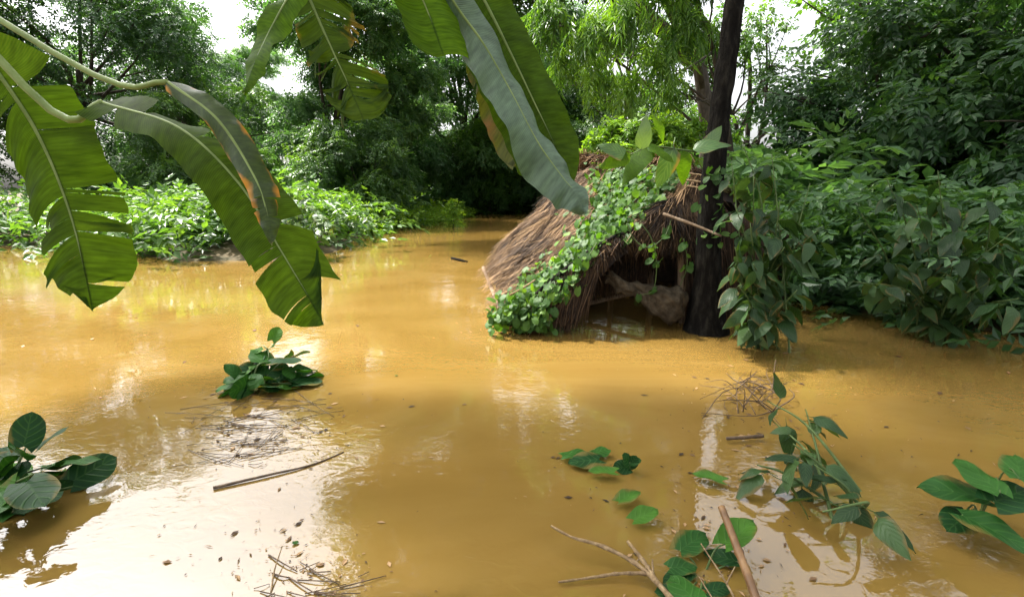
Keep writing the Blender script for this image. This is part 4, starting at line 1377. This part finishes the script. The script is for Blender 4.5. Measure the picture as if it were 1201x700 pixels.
# forked dry branch
fk = thing('dry_branch', 'pale forked dry branch lying across the open water by the stake', 'branch', onw(790, 705))
mb = MB()
for pix, r0, r1 in [([(795, 712, .05), (770, 682, .05), (745, 660, .06), (706, 640, .07), (672, 630, .08), (646, 616, .10)], .0085, .0035), ([(770, 682, .05), (757, 661, .07), (736, 634, .11)], .007, .005),
                    ([(762, 672, .05), (728, 672, .03), (700, 676, .02), (655, 682, .015)], .006, .003), ([(766, 676, .05), (765, 655, .09)], .004, .002), ([(745, 660, .06), (752, 652, .08)], .003, .002)]:
    mb = MB()
    pts = [onw(*q) for q in pix]
    if len(pts) == 2:
        pts = [pts[0], (pts[0] + pts[1]) / 2, pts[1]]
    tube(mb, crom(pts, 18), 1.5 * np.linspace(r0, r1, 18) * (1 + .18 * np.sin(np.arange(18) * 2.1)), 9, .5, .22)
    mb.build('twig', M['twig'], fk)
fk2 = thing('dry_twig', 'thin forked dry twig leaning between the stake and the waterside plant', 'twig', onw(862, 712))
for pix, r0, r1 in [([(868, 715, .03), (850, 680, .08), (822, 637, .16)], .006, .003), ([(852, 684, .08), (862, 664, .12)], .004, .002)]:
    mb = MB(); pts = [onw(*q) for q in pix]
    if len(pts) == 2:
        pts = [pts[0], (pts[0] + pts[1]) / 2, pts[1]]
    tube(mb, crom(pts, 12), np.linspace(r0, r1, 12), 6, .5, .1); mb.build('twig', M['twig'], fk2)
stick('dry_twig', 'straight thin twig crossing the waterside plant leaves', [(842, 712, .03), (820, 676, .06)], .004, .0025, 'twig', 'twig')

stick('floating_stick', 'dark stick floating alone in the middle of the far water', [(530, 303, .02), (540, 305, .03), (548, 307, .01)], .035, .02, 'dark_bark')
stick('floating_stick', 'long brown stick floating through the twigs in the pale reflection', [(250, 572, .01), (318, 556, .012), (365, 545, .006), (403, 530, .002)], .009, .004, 'twig_dark')
stick('floating_stick', 'short dark stick floating beside the tangle of dry twigs', [(852, 514, .03), (870, 513, .03), (895, 511, .03)], .012, .012, 'twig_dark')
stick('bent_stick', 'pale thin stick standing bent in a small heap of wet twigs', [(318, 694, -.0), (322, 668, .03), (331, 640, .05)], .0045, .0025, 'twig')
g = np.random.default_rng(17)
for k in range(72):
    px, py = g.uniform(225, 385), g.uniform(470, 545)
    if px > 300 + (545 - py) * 1.3:
        px -= 70
    a = R(g.normal(15, 28)); L = g.uniform(8, 42)
    r0 = g.uniform(.0015, .0036)
    stick('floating_twig', 'thin dark twig floating in the raft of reed litter by the leafy plant', [(px - L * math.cos(a), py + L * .5 * math.sin(a), .006), (px, py + g.normal(0, 1.5), .012), (px + L * math.cos(a), py - L * .5 * math.sin(a), .006)],
          r0, r0 * .6, 'twig_dark', 'twig', 'reed litter floating by the leafy plant', n=6, sides=5)
for k in range(20):
    px, py = g.uniform(300, 430), g.uniform(655, 700)
    a = R(g.uniform(-50, 40)); L = g.uniform(8, 30)
    r0 = g.uniform(.002, .004)
    stick('floating_twig', 'thin wet twig floating in the small heap round the bent stick', [(px - L * math.cos(a), py + L * .6 * math.sin(a), .005), (px, py, .012), (px + L * math.cos(a), py - L * .6 * math.sin(a), .006)],
          r0, r0 * .6, 'twig_dark', 'twig', 'twigs in the heap round the bent stick', n=6, sides=5)
# tangle of dry twigs against the right bank
tg = thing('twig_tangle', 'tangle of dark dry twigs caught in front of the large-leaved shrub', 'twigs', onw(880, 470))
for k in range(34):
    b_ = onw(g.uniform(862, 915), g.uniform(440, 490), 0)
    e_ = onw(g.uniform(815, 930), g.uniform(425, 500), g.uniform(0, .25))
    mb = MB(); r0 = g.uniform(.003, .007)
    tube(mb, crom([b_, (b_ + e_) / 2 + g.normal(0, .05, 3) + [0, 0, .05], e_], 8), np.linspace(r0, r0 * .4, 8), 5, .5)
    mb.build('twig', M['twig_dark'], tg)
# small leaf scraps on the water
for px, py, s, lb in [(343, 636, .03, 'yellowed leaf scrap floating near the bent stick'), (347, 376, .05, 'small dark leaf scrap floating beneath the hanging banana leaf'), (463, 440, .03, 'tiny leaf scrap floating on the open water')]:
    o = place('leaf_scrap', float_me[2], M['banana_olive'], None, onw(px, py, .01), np.array([1, .3, .05]), np.array([0, 0, 1.0]), s / .17)
    tag(o, lb, 'leaf')

# fine litter drifting on the water: bits of straw, leaf crumbs and husks
g = np.random.default_rng(23)
mb = MB()
cen = [(330, 500, 55, 26, 420), (345, 660, 60, 28, 260), (872, 470, 40, 22, 260), (700, 560, 60, 26, 40), (830, 640, 45, 40, 140), (640, 385, 70, 6, 160), (560, 470, 200, 80, 40), (250, 420, 120, 50, 90), (900, 560, 70, 50, 160), (360, 315, 40, 6, 120), (1020, 470, 120, 50, 120)]
P_ = []
for cx, cy, sx, sy, n in cen:
    for k in range(n):
        px, py = g.normal(cx, sx), max(290, g.normal(cy, sy))
        P_.append(onw(px, min(py, 705), .004))
P_ = np.array(P_); n = len(P_)
a = g.uniform(0, 2 * np.pi, n)
d = np.stack([np.cos(a), np.sin(a), np.zeros(n)], 1); sd = np.stack([-np.sin(a), np.cos(a), np.zeros(n)], 1)
dist = np.linalg.norm(P_, axis=1)[:, None]
L = g.uniform(.006, .05, (n, 1)) * np.where(g.random((n, 1)) < .3, 1, .4) * (.22 + .13 * dist); w = L * g.choice([.08, .12, .35, .5], (n, 1))
z = np.array([0, 0, 1.0])
v = np.stack([P_ - d * L, P_ - sd * w + z * .003, P_ + d * L, P_ + sd * w + z * .002], 1).reshape(-1, 3)
mb.add(v, np.arange(4 * n).reshape(-1, 4), None, g.uniform(0, 1, n))
tag(mb.build('floating_litter', M['straw'], smooth=False, kind='stuff'), 'fine straw and leaf crumbs drifting on the muddy water', 'litter')
